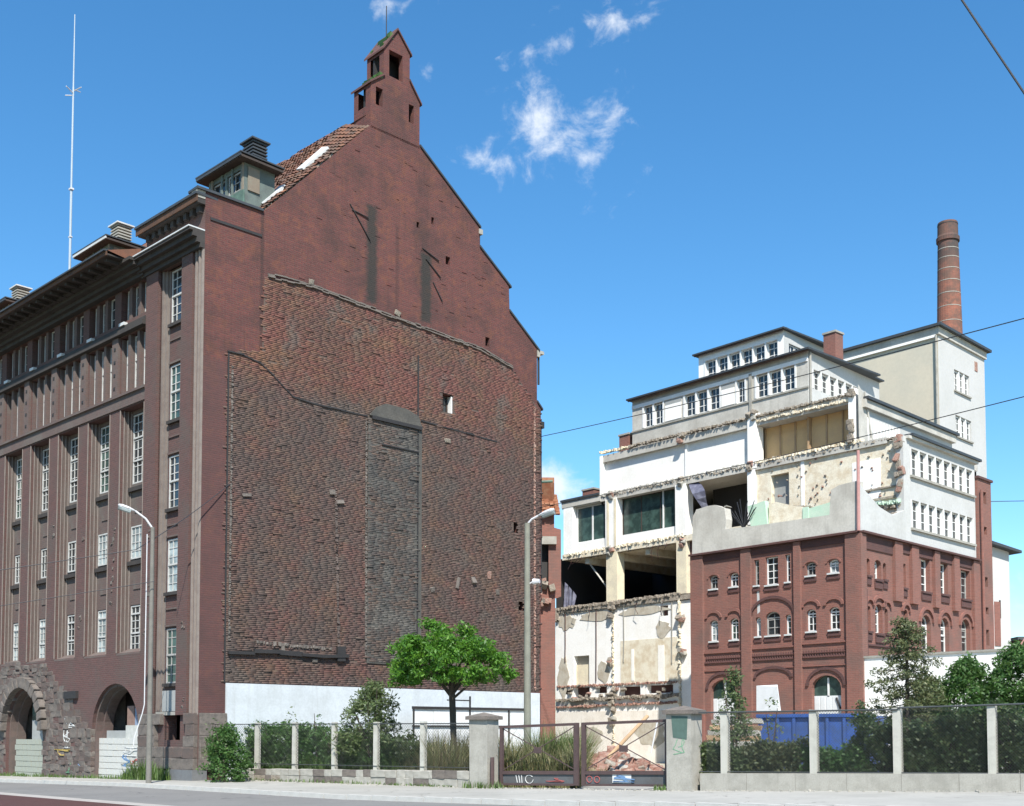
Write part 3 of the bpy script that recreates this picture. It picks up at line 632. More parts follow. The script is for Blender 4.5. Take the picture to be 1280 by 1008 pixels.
z = -.2
while z < 4.9:
    t = 7.9; h = random.uniform(.16, .34)
    while t < 18.4:
        w = random.uniform(.18, .55); cx, cz = t+w/2, z+h/2
        if inpoly(cx, cz, REG) and not (abs(cx-14.12) < 1.86+w*.3 and (cz < 1.75 or math.hypot(cx-14.12, cz-1.75) < 1.9)):
            rock(FA, cx, random.uniform(-.13, -.08), cz, w*1.14, random.uniform(.26, .34), h*1.2, WH, random.choice(('stone', 'stone', 'stone2', 'stone2')), 'stone', .1)
        t += w
    z += h
for k in range(15):
    a = math.pi*(k+.5)/15; cx, cz = 14.12+2.08*math.cos(a), 1.75+2.08*math.sin(a)
    Mw = FA.M @ Matrix.Translation((cx, .06, cz)) @ Matrix.Rotation(math.pi/2-a, 4, 'Y') @ Matrix.Diagonal((.42, .5, .5, 1)); link('arch_stone', random.choice(ROCKS)['stone'], WH, Mw)
# small blocked niche between the arches
b = MB(FA); b.box(9.1, 10.2, -.1, .12, 3.05, 3.35); b.build('niche_head', 'tar', WH)
# facade damage : chips
for (t, z) in ((6.3, 9.6), (3.5, 7.3), (3.4, 6.2), (3.45, 9.2), (6.4, 7.7), (8.95, 9.4), (11.6, 10.2), (.9, 5.3), (6.5, 6.9), (3.3, 6.9), (6.35, 8.3), (.8, 2.8), (6.45, 9.0), (9.1, 6.2), (3.6, 5.2)):
    for q in range(3): rock(FA, t+random.uniform(-.1, .1), -.03 if t > 4 else .08, z+random.uniform(-.3, .3), random.uniform(.08, .18), .12, random.uniform(.08, .2), WH, random.choice(('stone', 'stone2')), 'chipped_masonry', .4)
# fourth and far walls + roof
Lb = TL; ZR = 26.15
def GP(t, s, z): return Vector((C0[0]+.7213*t-.7208*s, C0[1]+.6926*t+.6931*s, z))
b = MB(WORLD)
for (a, c) in (((17.02, -.5), (17.02, 16.5)), ((17.02, 16.5), (16.8, 16.7)), ((16.8, 16.7), (16.8, 19.2)), ((15.05, 20.5), (15.02, 21.7)), ((13.25, 22.9), (13.2, 23.8))):
    b.face([GP(a[0], 0, a[1]), GP(a[0], Lb, a[1]), GP(c[0], Lb, c[1]), GP(c[0], 0, c[1])])
b.face([GP(0, Lb, -.5), GP(17, Lb, -.5), GP(17, Lb, 18.9), GP(9.9, Lb, 26.1), GP(7.3, Lb, 26.1), GP(0, Lb, 19.4)])
b.build('rear_wall', 'gable', WH)
b = MB(WORLD)
for (a, c) in (((7.3, 26.73), (9.85, 26.12)), ((9.85, 26.12), (13.25, 23.72)), ((13.25, 22.85), (15.1, 21.6)), ((15.05, 20.45), (16.95, 19.1))):
    b.face([GP(a[0], .3, a[1]), GP(a[0], Lb, a[1]), GP(c[0], Lb, c[1]), GP(c[0], .3, c[1])])
b.face([GP(-.1, 4.3, 20.0+.6), GP(-.1, .3, 20.6), GP(2.3, .3, 21.03), GP(2.3, 4.3, 21.03)])
b.face([GP(-1.45, 4.4, 19.76), GP(-1.45, Lb, 19.76), GP(2.3, Lb, 21.0), GP(2.3, 4.4, 21.0)])
b.face([GP(-1.45, 4.4, 19.76), GP(2.3, 4.4, 21.0), GP(2.3, 4.4, 20), GP(-.4, 4.4, 19.6)])
b.face([GP(2.3, 1.5, 21.0), GP(2.3, Lb, 21.0), GP(7.35, Lb, 26.75), GP(7.35, 1.5, 26.75)]); b.face([GP(2.3, 0.02, 20.98), GP(2.3, 1.5, 21.0), GP(7.35, 1.5, 26.75)]); b.face([GP(2.3, .02, 20.98), GP(7.35, 1.5, 26.75), GP(7.35, .02, 26.13)])
b.build('roof', 'tileflat', WH)
# individually laid tiles on the near steep slope
dip = lambda t_, s_: -.62*max(0, min(1, (t_-2.3)/5))*max(0, 1-s_/1.5)
V = []; F = []; sl_ = Vector((7.35-2.3, 26.75-21.0)); SLN = sl_.length; su = sl_.normalized()
rows = int(SLN/.29)
for r_ in range(rows):
    for q in range(62):
        s0 = .0+q*.23; d0 = r_*.29; nz = noise.noise(Vector((s0*.6, d0*.6, 1)))
        if random.random() < (.02 if nz < .2 else .35): continue
        lift = .05+random.uniform(0, .03); n = len(V)
        for (dd, ll) in ((0, lift+.05), (.33, lift)):
            for i in range(4):
                ss = s0+.225*i/3; bulge = .045*math.sin(math.pi*i/3); t_ = 2.3+su.x*(d0+dd)-su.y*(ll+bulge); z_ = 21.0+su.y*(d0+dd)+su.x*(ll+bulge)
                V.append(tuple(GP(t_, ss, z_+dip(t_, ss))))
        for i in range(3): F.append((n+i, n+i+1, n+5+i, n+4+i))
        F.append((n, n+1, n+2, n+3))
link('roof_tiles', npmesh('roof_tiles', V, F, 'tile'), WH, Matrix.Identity(4), kind='stuff')
for (t0, t1, s0, s1) in ((2.75, 3.75, .45, .85), (4.7, 5.9, .7, 1.1)):
    for a, c in ((s0, s1),):
        b = MB(WORLD)
        q = [(t0, a), (t1, a), (t1, c), (t0, c)]; up = .2
        f = lambda t_, s_, u: GP(t_-su.y*u, s_, 21.0+(t_-2.3)*sl_.y/sl_.x+su.x*u+dip(t_, s_))
        b.face([f(*p, up) for p in q])
        for i in range(4): b.face([f(*q[i], up), f(*q[(i+1) % 4], up), f(*q[(i+1) % 4], 0), f(*q[i], 0)])
        b.build('skylight', 'palemetal', WH)
ragged(FG, [(2.4, 21.12), (7.3, 26.2)], -.25, .02, .12, 'broken', WH, 'verge_mortar', .2, .03)
# gable wall
outl = [(0, -.5), (17.0, -.5), (17.05, 16.45), (16.8, 16.7), (16.8, 19.2), (15.07, 20.5), (15.02, 21.65), (13.27, 22.9), (13.2, 23.8), (9.86, 26.2), (7.3, 26.2), (2.35, 21.03), (2.3, 21.03), (0, 21.03)]
gh = [rect(11.14, 11.72, 15.2, 15.98), rect(13.6, 13.85, 18.6, 19.0), rect(11.3, 11.55, 21.6, 21.95), rect(9.7, 9.85, 22.7, 22.95), rect(10.5, 10.65, 23.1, 23.4), rect(15.3, 15.6, 10.55, 11.0), rect(16.05, 16.25, 12.6, 12.85), rect(5.6, 5.75, 10.8, 11), rect(15.6, 16.0, 7.1, 7.5)]
MB(FG).wall(outl, gh, 0, .35).build('gable_wall', 'gable', WH)
MB(FG).box(.1, 16.9, -.5, -.42, 3, 24).build('gable_inner_face', 'tar', WH) if False else None
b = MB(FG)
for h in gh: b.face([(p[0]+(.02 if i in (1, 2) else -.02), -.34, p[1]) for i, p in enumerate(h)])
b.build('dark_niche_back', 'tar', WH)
window(FG, 11.16, 11.63, 15.22, 15.96, -.3, WH, 2, 2, 'darkwood')
MB(FG).box(11.64, 11.71, -.3, -.02, 15.22, 15.95).build('window_reveal', 'whitewood', WH)
scar = [(1.02, 3.46), (16.9, 3.5), (16.98, 16.3), (16.0, 17.2), (15.2, 17.95), (13.3, 18.35), (8.85, 18.5), (4.5, 18.72), (2.45, 18.6), (2.38, 15.72), (1.6, 15.6), (1.02, 15.4)]
MB(FG).wall(scar, [rect(11.14, 11.72, 15.2, 15.98), rect(15.3, 15.6, 10.55, 11.0), rect(15.6, 16.0, 7.1, 7.5), rect(5.6, 5.75, 10.8, 11)], .015, .05).build('scar_mortar', 'brown_mortar', WH)
brickfield('scar_bricks', FG, scar, .02, 'scar', WH, skip=((7.25, 9.9, 4.4, 14.3), (11.1, 11.75, 15.1, 16), (15.55, 16.05, 7.05, 7.55), (15.25, 15.65, 10.5, 11.05)), dj=.007, miss=.004)
upper = [(x, y) for x, y in [(2.42, 18.8), (4.5, 18.95), (8.85, 18.75), (13.3, 18.55), (15.3, 18.15), (16.7, 17.0), (16.72, 19.0), (15.0, 20.4), (14.95, 21.5), (13.2, 22.8), (13.1, 23.7), (9.8, 26.0), (7.35, 26.0), (2.42, 20.95)]]
b = MB(FG)
for i in range(90):
    x, z = random.uniform(2.5, 16), random.uniform(18.9, 25.5)
    if inpoly(x, z, upper): w = random.choice((.12, .25, .25)); b.rbox(x, x+w, -.02, random.uniform(.006, .018), z, z+.07, .004)
b.build('proud_bricks', 'gable', WH, kind='stuff')
def ledgeline(pts, h, o, mat, name, seg=.35, j=.02):
    b = MB(FG)
    for a, c in zip(pts[:-1], pts[1:]):
        L_ = math.hypot(c[0]-a[0], c[1]-a[1]); n = max(1, int(L_/seg))
        for i in range(n):
            p = [a[0]+(c[0]-a[0])*i/n, a[1]+(c[1]-a[1])*i/n]; q = [a[0]+(c[0]-a[0])*(i+1)/n, a[1]+(c[1]-a[1])*(i+1)/n]
            d = random.uniform(-j, j); hh = h*random.uniform(.7, 1.2)
            b.prism([(p[0], p[1]+d), (q[0]+.02, q[1]+d), (q[0]+.02, q[1]+d+hh), (p[0], p[1]+d+hh)], 0, o*random.uniform(.7, 1.2))
    return b.build(name, mat, WH)
ledgeline([(2.6, 18.72), (4.5, 18.84), (8.85, 18.60), (13.3, 18.42), (15.2, 18.0)], .05, .05, 'stone', 'roof_flashing_trace', .25, .03)
ledgeline([(2.6, 18.60), (4.5, 18.74), (8.85, 18.50), (13.3, 18.3), (15.2, 17.9)], .05, .09, 'stone', 'roof_flashing_trace', .25, .03)
ledgeline([(.95, 15.4), (1.6, 15.42), (2.3, 15.28), (2.9, 14.9), (3.7, 14.3), (4.6, 14.22), (7.2, 14.22)], .06, .06, 'tar', 'tar_line', .4, .012)  # thin near-black strip along the lower roof trace
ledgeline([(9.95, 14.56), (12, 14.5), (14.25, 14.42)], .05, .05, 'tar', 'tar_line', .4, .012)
ledgeline([(1.1, 4.5), (3.2, 4.55), (5.2, 4.5), (6.3, 4.56)], .16, .16, 'tar', 'rotten_timber', .8, .04)
ledgeline([(5.8, 4.4), (6.15, 4.42)], .5, .14, 'tar', 'rotten_timber', .8, .04)
b = MB(FG); b.box(.965, 1.02, 0, .04, 3.46, 15.4); b.build('wall_joint', 'tar', WH)
b = MB(FG); b.box(9.76, 9.83, .01, .05, 5.0, 17.3); b.build('flue_slot', 'tar', WH)
b = MB(FG)
for i in range(12):
    for q in range(34):
        pass
b.mat('soot'); b.box(7.25, 9.74, .0, .06, 4.4, 14.2); b.box(9.84, 10.0, 0, .05, 4.6, 14.4); b.build('chimney_breast', None, WH)
brickfield('sooty_bricks', FG, rect(7.28, 9.72, 4.45, 14.15), .06, 'sootbrick', WH, dj=.008, miss=.012)
b = MB(FG).mat('soot'); b.prism([(7.3, 14.3), (9.95, 14.3), (9.8, 14.72), (9.2, 14.9), (8.1, 14.92), (7.65, 14.7)], 0, .09); b.build('chimney_breast_cap', None, WH)
b = MB(FG); b.box(7.4, 9.95, .0, .14, 14.16, 14.3); b.box(7.9, 9.8, .08, .11, 13.2, 13.25); b.build('lead_flashing', 'tar', WH)  # dark band painted in for the shadow under the cap, thin dark strip below
for i in range(14):   # horizontal joints and patches on the breast
    z = random.uniform(4.6, 14); MB(FG).rbox(7.3, 9.7, .08, .1, z, z+.03, .012) if False else None
ragged(FG, [(2.3, 5.0), (5.6, 4.9)], .02, .09, .3, 'stone', WH, 'ragged_masonry', .3, .04)
ragged(FG, [(7.2, 4.6), (7.15, 14.1)], .02, .10, .15, 'stone', WH, 'ragged_masonry', .2, .03)
ragged(FG, [(5.9, 4.8), (5.7, 11.2)], .02, .12, .2, 'stone2', WH, 'ragged_masonry', .25, .04)
ragged(FG, [(16.6, 3.6), (16.6, 16.5)], .02, .10, .2, 'broken_red', WH, 'ragged_masonry', .2, .04)
ragged(FG, [(1.15, 5), (1.15, 15)], .02, .08, .15, 'stone', WH, 'ragged_masonry', .2, .03)
for (t, z, w, h, m_) in ((4.5, 18.95, .25, .3, 'broken'), (8.7, 18.8, .35, .3, 'broken'), (5.55, 10.95, .35, .3, 'broken'), (5.9, 10.6, .5, .25, 'stone'), (11.4, 14.0, .4, .25, 'broken'), (12.9, 8.2, .3, .5, 'broken'), (10.6, 7.6, .3, .3, 'broken'), (1.8, 10.3, .5, .18, 'stone'),
                         (13.8, 8.5, .25, .5, 'broken_red'), (3.4, 4.75, .2, .4, 'broken'), (4.8, 4.4, .3, .2, 'stone'), (14.3, 7.8, .25, .35, 'broken'), (12.0, 8.0, .2, .8, 'stone'), (15.9, 7.6, .5, .4, 'leaf')):
    if m_ != 'leaf': rock(FG, t, .02, z, w*.8, .14, h*.7, WH, 'stone' if m_ == 'broken' and z < 12 else m_, 'loose_masonry', .3)
# exposed iron cramps
for (a, c) in (((6.3, 22.6), (7.3, 21.4)), ((6.4, 22.4), (7.2, 22.3)), ((10.2, 21.5), (11.0, 20.9)), ((10.0, 21.9), (10.9, 21.6)), ((10.6, 20.6), (11.1, 19.9))): MB(FG).tube((a[0], .02, a[1]), (c[0], .04, c[1]), .025, n=5).build('iron_cramp', 'tar', WH)
# gable copings + right-hand ledges
b = MB(FG)
for (a, c) in (((9.86, 26.2), (13.3, 23.75)), ((13.25, 22.9), (15.15, 21.58)), ((15.05, 20.5), (16.95, 19.1)), ((16.8, 16.72), (17.15, 16.4))):
    MB(FG).prism([a, (c[0], c[1]), (c[0], c[1]+.09), (a[0], a[1]+.09)], -.5, .06).build('coping', 'roofmetal', WH)
b = MB(FG); b.mat('concrete').box(16.82, 17.25, -1.2, .02, 19.02, 19.16); b.box(16.82, 17.0, -.6, .02, 18.85, 19.02); b.box(13.2, 13.42, -.6, .03, 23.5, 23.72); b.mat('tar').tube((17.0, -.1, 18.85), (17.0, -.1, 17.6), .05); b.tube((13.3, -.1, 23.5), (13.3, -.1, 22.95), .05); b.tube((17.12, -.1, 15.9), (17.12, -.1, 8), .06); b.box(16.98, 17.28, -.5, 0, 15.6, 15.9); b.build('gutter_end', None, WH)
b = MB(FG); b.mat('roofmetal').prism([(-.36, 21.03), (2.36, 21.03), (2.36, 21.12), (-.36, 21.12)], -.6, .08); b.mat('concrete').box(-.34, 0, -.4, .0, 20.75, 21.03); b.build('attic_coping', None, WH)
b = MB(FG); b.mat('tar').box(.2, 2.32, -.01, .035, 20.05, 20.15); b.build('corbel_line', None, WH)
# render base
b = MB(FG); b.box(1.05, 16.9, -.02, .06, -.4, 3.44); b.build('whitewashed_base', 'white_render', WH)
# twin stack on the ridge
b = MB(FG)
b.wall([(7.3, 26.1), (9.84, 26.1), (9.84, 28.05), (9.3, 28.75), (9.3, 29.95), (8.62, 30.7), (7.95, 29.7), (7.95, 28.5), (7.3, 28.0)], [rect(8.22, 8.92, 28.62, 29.72), rect(7.55, 7.9, 27.15, 27.9), rect(9.26, 9.53, 27.05, 27.82)], .0, .25)
D = 1.15
def side(t, z0, z1, o0=0, o1=-D): b.face([(t, o0, z0), (t, o1, z0), (t, o1, z1), (t, o0, z1)])
side(9.84, 25.6, 28.05); side(9.3, 28.05, 29.95)
b.face([(7.3, -D, 25.6), (9.84, -D, 25.6), (9.84, -D, 28.05), (7.3, -D, 28.05)]); b.face([(7.95, -D, 28), (9.3, -D, 28), (9.3, -D, 29.95), (8.62, -D, 30.7), (7.95, -D, 29.7)])
# left sides with openings as four strips
for (t, z0, z1, h0, h1, a0, a1) in ((7.3, 25.6, 28.0, 27.1, 27.85, -.35, -.85), (7.95, 28.3, 29.7, 28.65, 29.5, -.3, -.9)):
    side(t, z0, h0); side(t, h1, z1); side(t, h0, h1, 0, a0); side(t, h0, h1, a1, -D)
b.face([(7.3, 0, 28), (7.95, 0, 28.5), (7.95, -D, 28.5), (7.3, -D, 28)]); b.face([(9.84, 0, 28.05), (9.3, 0, 28.75), (9.3, -D, 28.75), (9.84, -D, 28.05)])
b.build('chimney_stack', 'gable', WH)
b = MB(FG)
b.box(8.0, 9.25, -.8, -.7, 28.55, 29.8); b.box(7.45, 7.95, -.7, -.6, 26.8, 28); b.box(9.2, 9.6, -.7, -.6, 26.8, 27.95); b.build('stack_interior', 'tar', WH)
b = MB(FG)
for (a, c) in (((7.88, 29.6), (8.62, 30.7)), ((8.62, 30.7), (9.38, 29.86)), ((7.22, 27.93), (7.97, 28.52)), ((9.28, 28.78), (9.92, 27.96))): b.prism([a, c, (c[0], c[1]+.09), (a[0], a[1]+.09)], -D-.12, .07)
b.build('stack_roof', 'darkbrick', WH)
b = MB(FG)
for i in range(9):
    f = random.random(); b.rbox(7.9+.7*f, 7.96+.7*f, random.uniform(-D, .05), random.uniform(-D, .05), 29.65+1.05*f, 29.85+1.05*f, .05) if i < 5 else b.rbox(7.25+.7*f, 7.4+.7*f, random.uniform(-D, 0), random.uniform(-D, .05), 27.95+.55*f, 28.15+.55*f, .04)
b.build('moss_tufts', 'leaf_mid', WH, kind='stuff')
MB(FG).tube((8.45, -.5, 30.6), (8.45, -.5, 31.9), .02).build('lightning_rod', 'tar', WH)
# dormers
def dormer(t0, idx):
    # dormer in facade frame
    b = MB(FA); t1 = t0+3.1
    d = MB(FA).wall(rect(t0+.35, t1-.3, 21.2, 22.95), [rect(t0+.6, t0+1.5, 21.95, 22.72), rect(t0+1.65, t0+2.6, 21.95, 22.72)], -1.85, .1); d.mat
    d.face([(t0+.35, -1.85, 21.0), (t0+.35, -3.2, 21.0), (t0+.35, -3.2, 22.95), (t0+.35, -1.85, 22.95)]); d.face([(t1-.3, -1.85, 21.0), (t1-.3, -3.2, 21.0), (t1-.3, -3.2, 22.95), (t1-.3, -1.85, 22.95)])
    D_ = d.build('dormer', 'dormer', WH)
    b = MB(FA); b.mat('darkwood').box(t0, t1, -3.35, -1.5, 22.92, 23.0); b.mat('palemetal' if idx == 1 else 'roofmetal').box(t0, t1, -1.5, -1.46, 22.95, 23.1); b.mat('roofmetal').box(t0-.03, t1+.03, -3.4, -1.45, 23.06, 23.11)
    b.face([(t0, -1.45, 23.11), (t1, -1.45, 23.11), (t1-.9, -2.2, 23.4), (t0+.7, -2.2, 23.4)]); b.face([(t0, -1.45, 23.11), (t0+.7, -2.2, 23.4), (t0+.7, -2.9, 23.4), (t0, -3.4, 23.11)]); b.face([(t1, -1.45, 23.11), (t1-.9, -2.2, 23.4), (t1-.9, -2.9, 23.4), (t1, -3.4, 23.11)]); b.face([(t0+.7, -2.2, 23.4), (t1-.9, -2.2, 23.4), (t1-.9, -2.9, 23.4), (t0+.7, -2.9, 23.4)])
    b.build('dormer_roof', None, D_)
    b = MB(FA); va, vb = t0+.25, t0+.95
    b.mat('concrete' if idx else 'roofmetal')
    for q in range(5): b.box(va, vb, -2.8, -2.15, 23.3+q*.13, 23.36+q*.13)
    b.box(va+.1, vb-.1, -2.7, -2.25, 23.1, 23.9); b.mat('palemetal' if idx else 'roofmetal').box(va-.08, vb+.08, -2.88, -2.07, 23.9, 23.96)
    b.build('roof_vent', None, D_)
    for a in (t0+.62, t0+1.67): window(FA, a, a+.86, 21.97, 22.70, -1.98, D_, 2, 2, 'dullwood')
    for c in range(4): MB(FA).box(t0+.36+c*.7, t0+.46+c*.7, -1.85, -1.80, 21.3, 22.9).build('corner_board', 'dormer_pale' if c in (0, 3) else 'dormer', D_)
    MB(FA).box(t0+.30, t0+.345, -2.5, -2.0, 21.9, 22.8).build('peeling_board', 'dormer_pale', D_)
    MB(FA).prism([(t0+.28, 21.2), (t0+2.9, 21.2), (t0+2.8, 21.85), (t0+.3, 21.85)], -1.84, -1.78).build('copper_apron', 'copper', D_)
for i, t0 in enumerate((0.05, 10.45, 20.8)): dormer(t0, i)

# mast on the roof
ms = thing('antenna_mast', FA.pt(13.9, -1.5, 20.4), 'tall thin pale metal mast rising from the warehouse roof', 'mast')
b = MB(FA); b.tube((13.9, -1.5, 20.3), (13.9, -1.5, 26.3), .06, .055); b.tube((13.9, -1.5, 26.3), (13.9, -1.5, 31), .045, .04); b.build('pole', 'mast', ms)
b = MB(FA); b.tube((13.9, -1.5, 31), (13.9, -1.5, 34.4), .035, .022); b.build('aerial', 'mast', ms)
b = MB(FA); b.box(13.80, 14.0, -1.58, -1.42, 26.2, 26.28); b.box(13.82, 13.98, -1.56, -1.44, 24.0, 24.05); b.box(13.7, 14.1, -1.65, -1.35, 21.2, 21.6); b.build('collar', 'lampgrey', ms)
b = MB(FA)
for q in range(4): a = q*math.pi/2+.4; b.tube((13.9, -1.5, 30.6+.1*q), (13.9+.45*math.cos(a), -1.5+.45*math.sin(a), 30.7+.1*q), .025, n=5)
b.build('crossbar', 'lampgrey', ms)

# graffiti on the torn stonework
def strokes(fr, name, mat, pts_list, o, r, parent):
    b = MB(fr)
    for pts in pts_list: b.path([(p[0], o, p[1]) for p in pts], r, 4)
    return b.build(name, mat, parent)
def wob(t, z, w, h, n, ph):
    r = random.Random(int(t*100+z*37)); x, y = t+w/2, z; pts = []; a = r.uniform(0, 6.28)
    for i in range(n*3):
        a += r.uniform(-.2, 1.25); pts.append((min(t+w, max(t, x)), min(z+h, max(z-h, y)))); x += (w*.9/(n*1.2))*(1+1.6*math.cos(a)); y += h*.55*math.sin(a)
        if x > t+w: x = t+r.random()*w*.3
    return pts
strokes(FA, 'graffiti', 'graffiti_white', [wob(9.3, 2.05, 1.0, .18, 8, 0), wob(9.6, 1.4, .8, .35, 9, 1)], .02, .02, WH)
strokes(FA, 'graffiti', 'graffiti_yellow', [wob(9.4, .75, 1.7, .22, 12, 0)], .03, .028, WH)
strokes(FA, 'graffiti', 'graffiti_green', [wob(9.3, .25, .7, .2, 7, 2)], .03, .025, WH)
strokes(FA, 'graffiti', 'graffiti_blue', [wob(8.6, .4, .7, .12, 7, 1), wob(4.5, .6, .9, .2, 7, 1)], .03, .02, WH)
strokes(FA, 'graffiti', 'graffiti_white', [wob(4.4, .9, 1.6, .2, 11, .5), wob(4.6, .3, 1.4, .14, 11, 2)], -.27, .018, WH)
strokes(FA, 'graffiti', 'graffiti_red', [wob(4.5, .55, .8, .12, 6, 0)], -.27, .016, WH)

# ------------------------------------------------------------------ half-demolished concrete factory
B0 = (15.069, 50.0)
FF = Frame(*B0, -.6647, .7471, 1); FS = Frame(*B0, .7071, .7071, -1)
OE = -4.283
fac = thing('factory', FF.pt(12, -5, 0), 'half demolished white concrete frame factory with open gutted storeys', 'building')
E = OE
b = MB(FF)
n1 = rect(20.74, 22.0, 4.45, 6.22); n2 = rect(15.55, 17.05, 4.62, 6.26); n3 = rect(14.62, 15.2, 8.12, 8.7)
reds = [rect(20.7, 22.0, 3.72, 4.35), rect(16.7, 18.2, 3.72, 4.28), rect(14.3, 16.2, 3.85, 4.3), rect(22.3, 23.1, 3.95, 4.25), rect(19.3, 20.2, 3.95, 4.35)]
b.wall([(9.3, -.4), (23.6, -.4), (23.6, 8.86), (9.3, 8.86)], [n1, n2, n3]+reds, E-.1, .35); b.build('gutted_lower_wall', 'white_plaster', fac)
for h in reds+[n3]:
    b = MB(FF); b.face([(p[0], E-.44, p[1]) for p in h]); b.build('dark_cavity', 'darkbrick', fac)
for nn, oo, zz in ((n1, -.26, 4.45), (n2, -.3, 4.62)):
    b = MB(FF); b.mat('cream').box(nn[0][0], nn[1][0], E-.4, E+oo, zz, 5.7); b.mat('grey_render').box(nn[0][0], nn[1][0], E-.43, E-.402, 5.6, 6.25); b.build('blocked_doorway', None, fac)  # grey strip at each niche head stands in for the lintel shadow
b = MB(FF); b.box(13.9, 18.2, E-.1, E-.082, 4.45, 6.9); b.build('cream_plaster_patch', 'cream_patchy', fac)
MB(FF).box(17.15, 17.35, E-.08, E-.06, 4.6, 6.4).build('pale_plaster_strip', 'white_plaster', fac); MB(FF).box(14.9, 15.35, E-.082, E-.06, 4.5, 6.5).build('pale_plaster_strip', 'white_plaster', fac)
def blob(cx, cz, rx, rz, n=16): return [(cx+rx*math.cos(2*math.pi*i/n)*random.uniform(.65, 1.15), cz+rz*math.sin(2*math.pi*i/n)*random.uniform(.65, 1.15)) for i in range(n)]
for k_, (cx_, cz_, rx_, rz_) in enumerate(((22.6, 8.3, .8, .5), (20.2, 8.5, 1.6, .32), (16.4, 8.55, 2.0, .28), (22.9, 5.0, .5, 1.3), (19.6, 5.2, .5, .7), (15.0, 7.4, .6, .5), (21.3, 3.3, 1.4, .3), (16.0, 1.6, 1.3, .8), (20.8, 1.4, 1.4, .7))):
    MB(FF).prism(blob(cx_, cz_, rx_, rz_), E-.099, E-.075+.001*k_).build('lost_plaster_patch', 'patch', fac)
MB(FF).box(13.9, 23.5, E-.1, E-.078, -.3, 2.9).build('lower_plaster', 'lowplaster', fac)
for i in range(26):
    t = random.uniform(13.9, 23.2); rock(FF, t, E-.05, random.uniform(3.5, 4.5), random.uniform(.15, .45), .2, random.uniform(.08, .2), fac, random.choice(('broken_red', 'broken', 'broken')), 'broken_masonry', .3)
ragged(FF, [(13.8, 3.75), (23.5, 3.65)], E-.1, E+.22, .35, 'broken', fac)
ragged(FF, [(13.8, 3.35), (23.5, 3.2)], E-.1, E+.12, .22, 'broken_red', fac)
ragged(FF, [(13.7, 4.45), (23.5, 4.45)], E-.1, E+.05, .2, 'broken_red', fac)
ragged(FF, [(13.6, 9.28), (23.9, 9.18)], E-.1, E+.20, .36, 'broken', fac)
ragged(FF, [(14.0, 8.9), (23.5, 8.86)], E-.1, E+.0, .12, 'grey_render', fac)
ragged(FF, [(23.2, 8.8), (23.9, 8.9)], E-.2, E+.3, 1.1, 'broken', fac, step=.3, j=.15)
for i in range(14):   # bent bars and cables hanging from the broken slab edges
    t = random.choice((random.uniform(14, 18.2), random.uniform(19.3, 22.8), random.uniform(9.2, 13))); z = random.choice((12.1, 12.1, 9.0, 15.3)); h = random.uniform(.3, 1.1)
    if z == 15.3 and t > 13.2: z = 12.1
    MB(FF).path([(t, E+.12, z), (t+random.uniform(-.1, .1), E+.22, z-h*.5), (t+random.uniform(-.4, .4), E+.16, z-h)], .014, 4).build('bent_bar', 'rail', fac)
for t in (14.3, 17.9, 20.1, 22.7): MB(FF).path([(t, E-.04, 8.8), (t+random.uniform(-.05, .05), E-.04, 6.9), (t+.03, E-.04, random.uniform(4.6, 6))], .03, 6).build('old_pipe', random.choice(('concrete', 'rail')), fac)
# slabs, beams and columns
BK = -13.2
def slab(z0, z1, t0, t1, m_='white_plaster', name='floor_slab', oo=0): MB(FF).box(max(t0, 1.1), t1, BK+.05, E+oo, z0, z1).build(name, m_, fac)
slab(8.9, 9.22, 9.3, 23.6, 'broken'); slab(12.08, 12.42, .3, 22.9, 'cream_patchy'); slab(15.2, 15.5, .3, 22.9, 'grey_render'); slab(17.5, 17.9, 3.0, 19.7, 'grey_render', 'roof_slab', -.05)
ragged(FF, [(13.4, 12.46), (22.9, 12.4)], E-.1, E+.16, .32, 'cream_patchy', fac)
ragged(FF, [(13.6, 12.14), (22.6, 12.12)], E-.2, E+.06, .2, 'broken', fac)
ragged(FF, [(9.0, 15.62), (19.6, 15.62)], E-.1, E+.14, .34, 'grey_render', fac, j=.05)
ragged(FF, [(9.0, 15.5), (19.6, 15.5)], E-.1, E+.10, .22, 'broken', fac, j=.05)
ragged(FF, [(2.4, 15.62), (8.9, 15.62)], E-.1, E+.16, .26, 'cream_patchy', fac, j=.05)
ragged(FF, [(.4, 15.4), (8.9, 15.42)], E-.1, E+.08, .16, 'broken', fac, j=.04)
ragged(FF, [(3.0, 17.98), (17.4, 18.1)], E-.1, E+.18, .28, 'broken', fac, j=.05)
ragged(FF, [(17.4, 18.1), (19.75, 18.15)], E-.1, E+.1, .3, 'cream', fac, j=.05)
for (a, c) in ((8.7, 3.0),): ragged(FF, [(8.5, 17.75), (3.1, 17.7)], E-.1, E+.22, .26, 'cream_patchy', fac, j=.04)
for (t0, t1) in ((18.35, 19.2), (13.2, 13.9)): MB(FF).box(t0, t1, E-.6, E+.02, 9.22, 12.1).build('column', 'cream', fac)
for (t0, t1) in ((18.35, 19.25), (13.2, 13.95), (8.62, 9.08), (21.95, 22.75)): MB(FF).box(t0, t1, E-.6, E+.03, 12.4, 15.25).build('column', 'white_plaster', fac)
b = MB(FF)
for t0 in (18.38, 18.95): b.box(t0, t0+.18, E+.03, E+.05, 12.4, 15.2)
b.build('cream_column_edge', 'cream', fac)
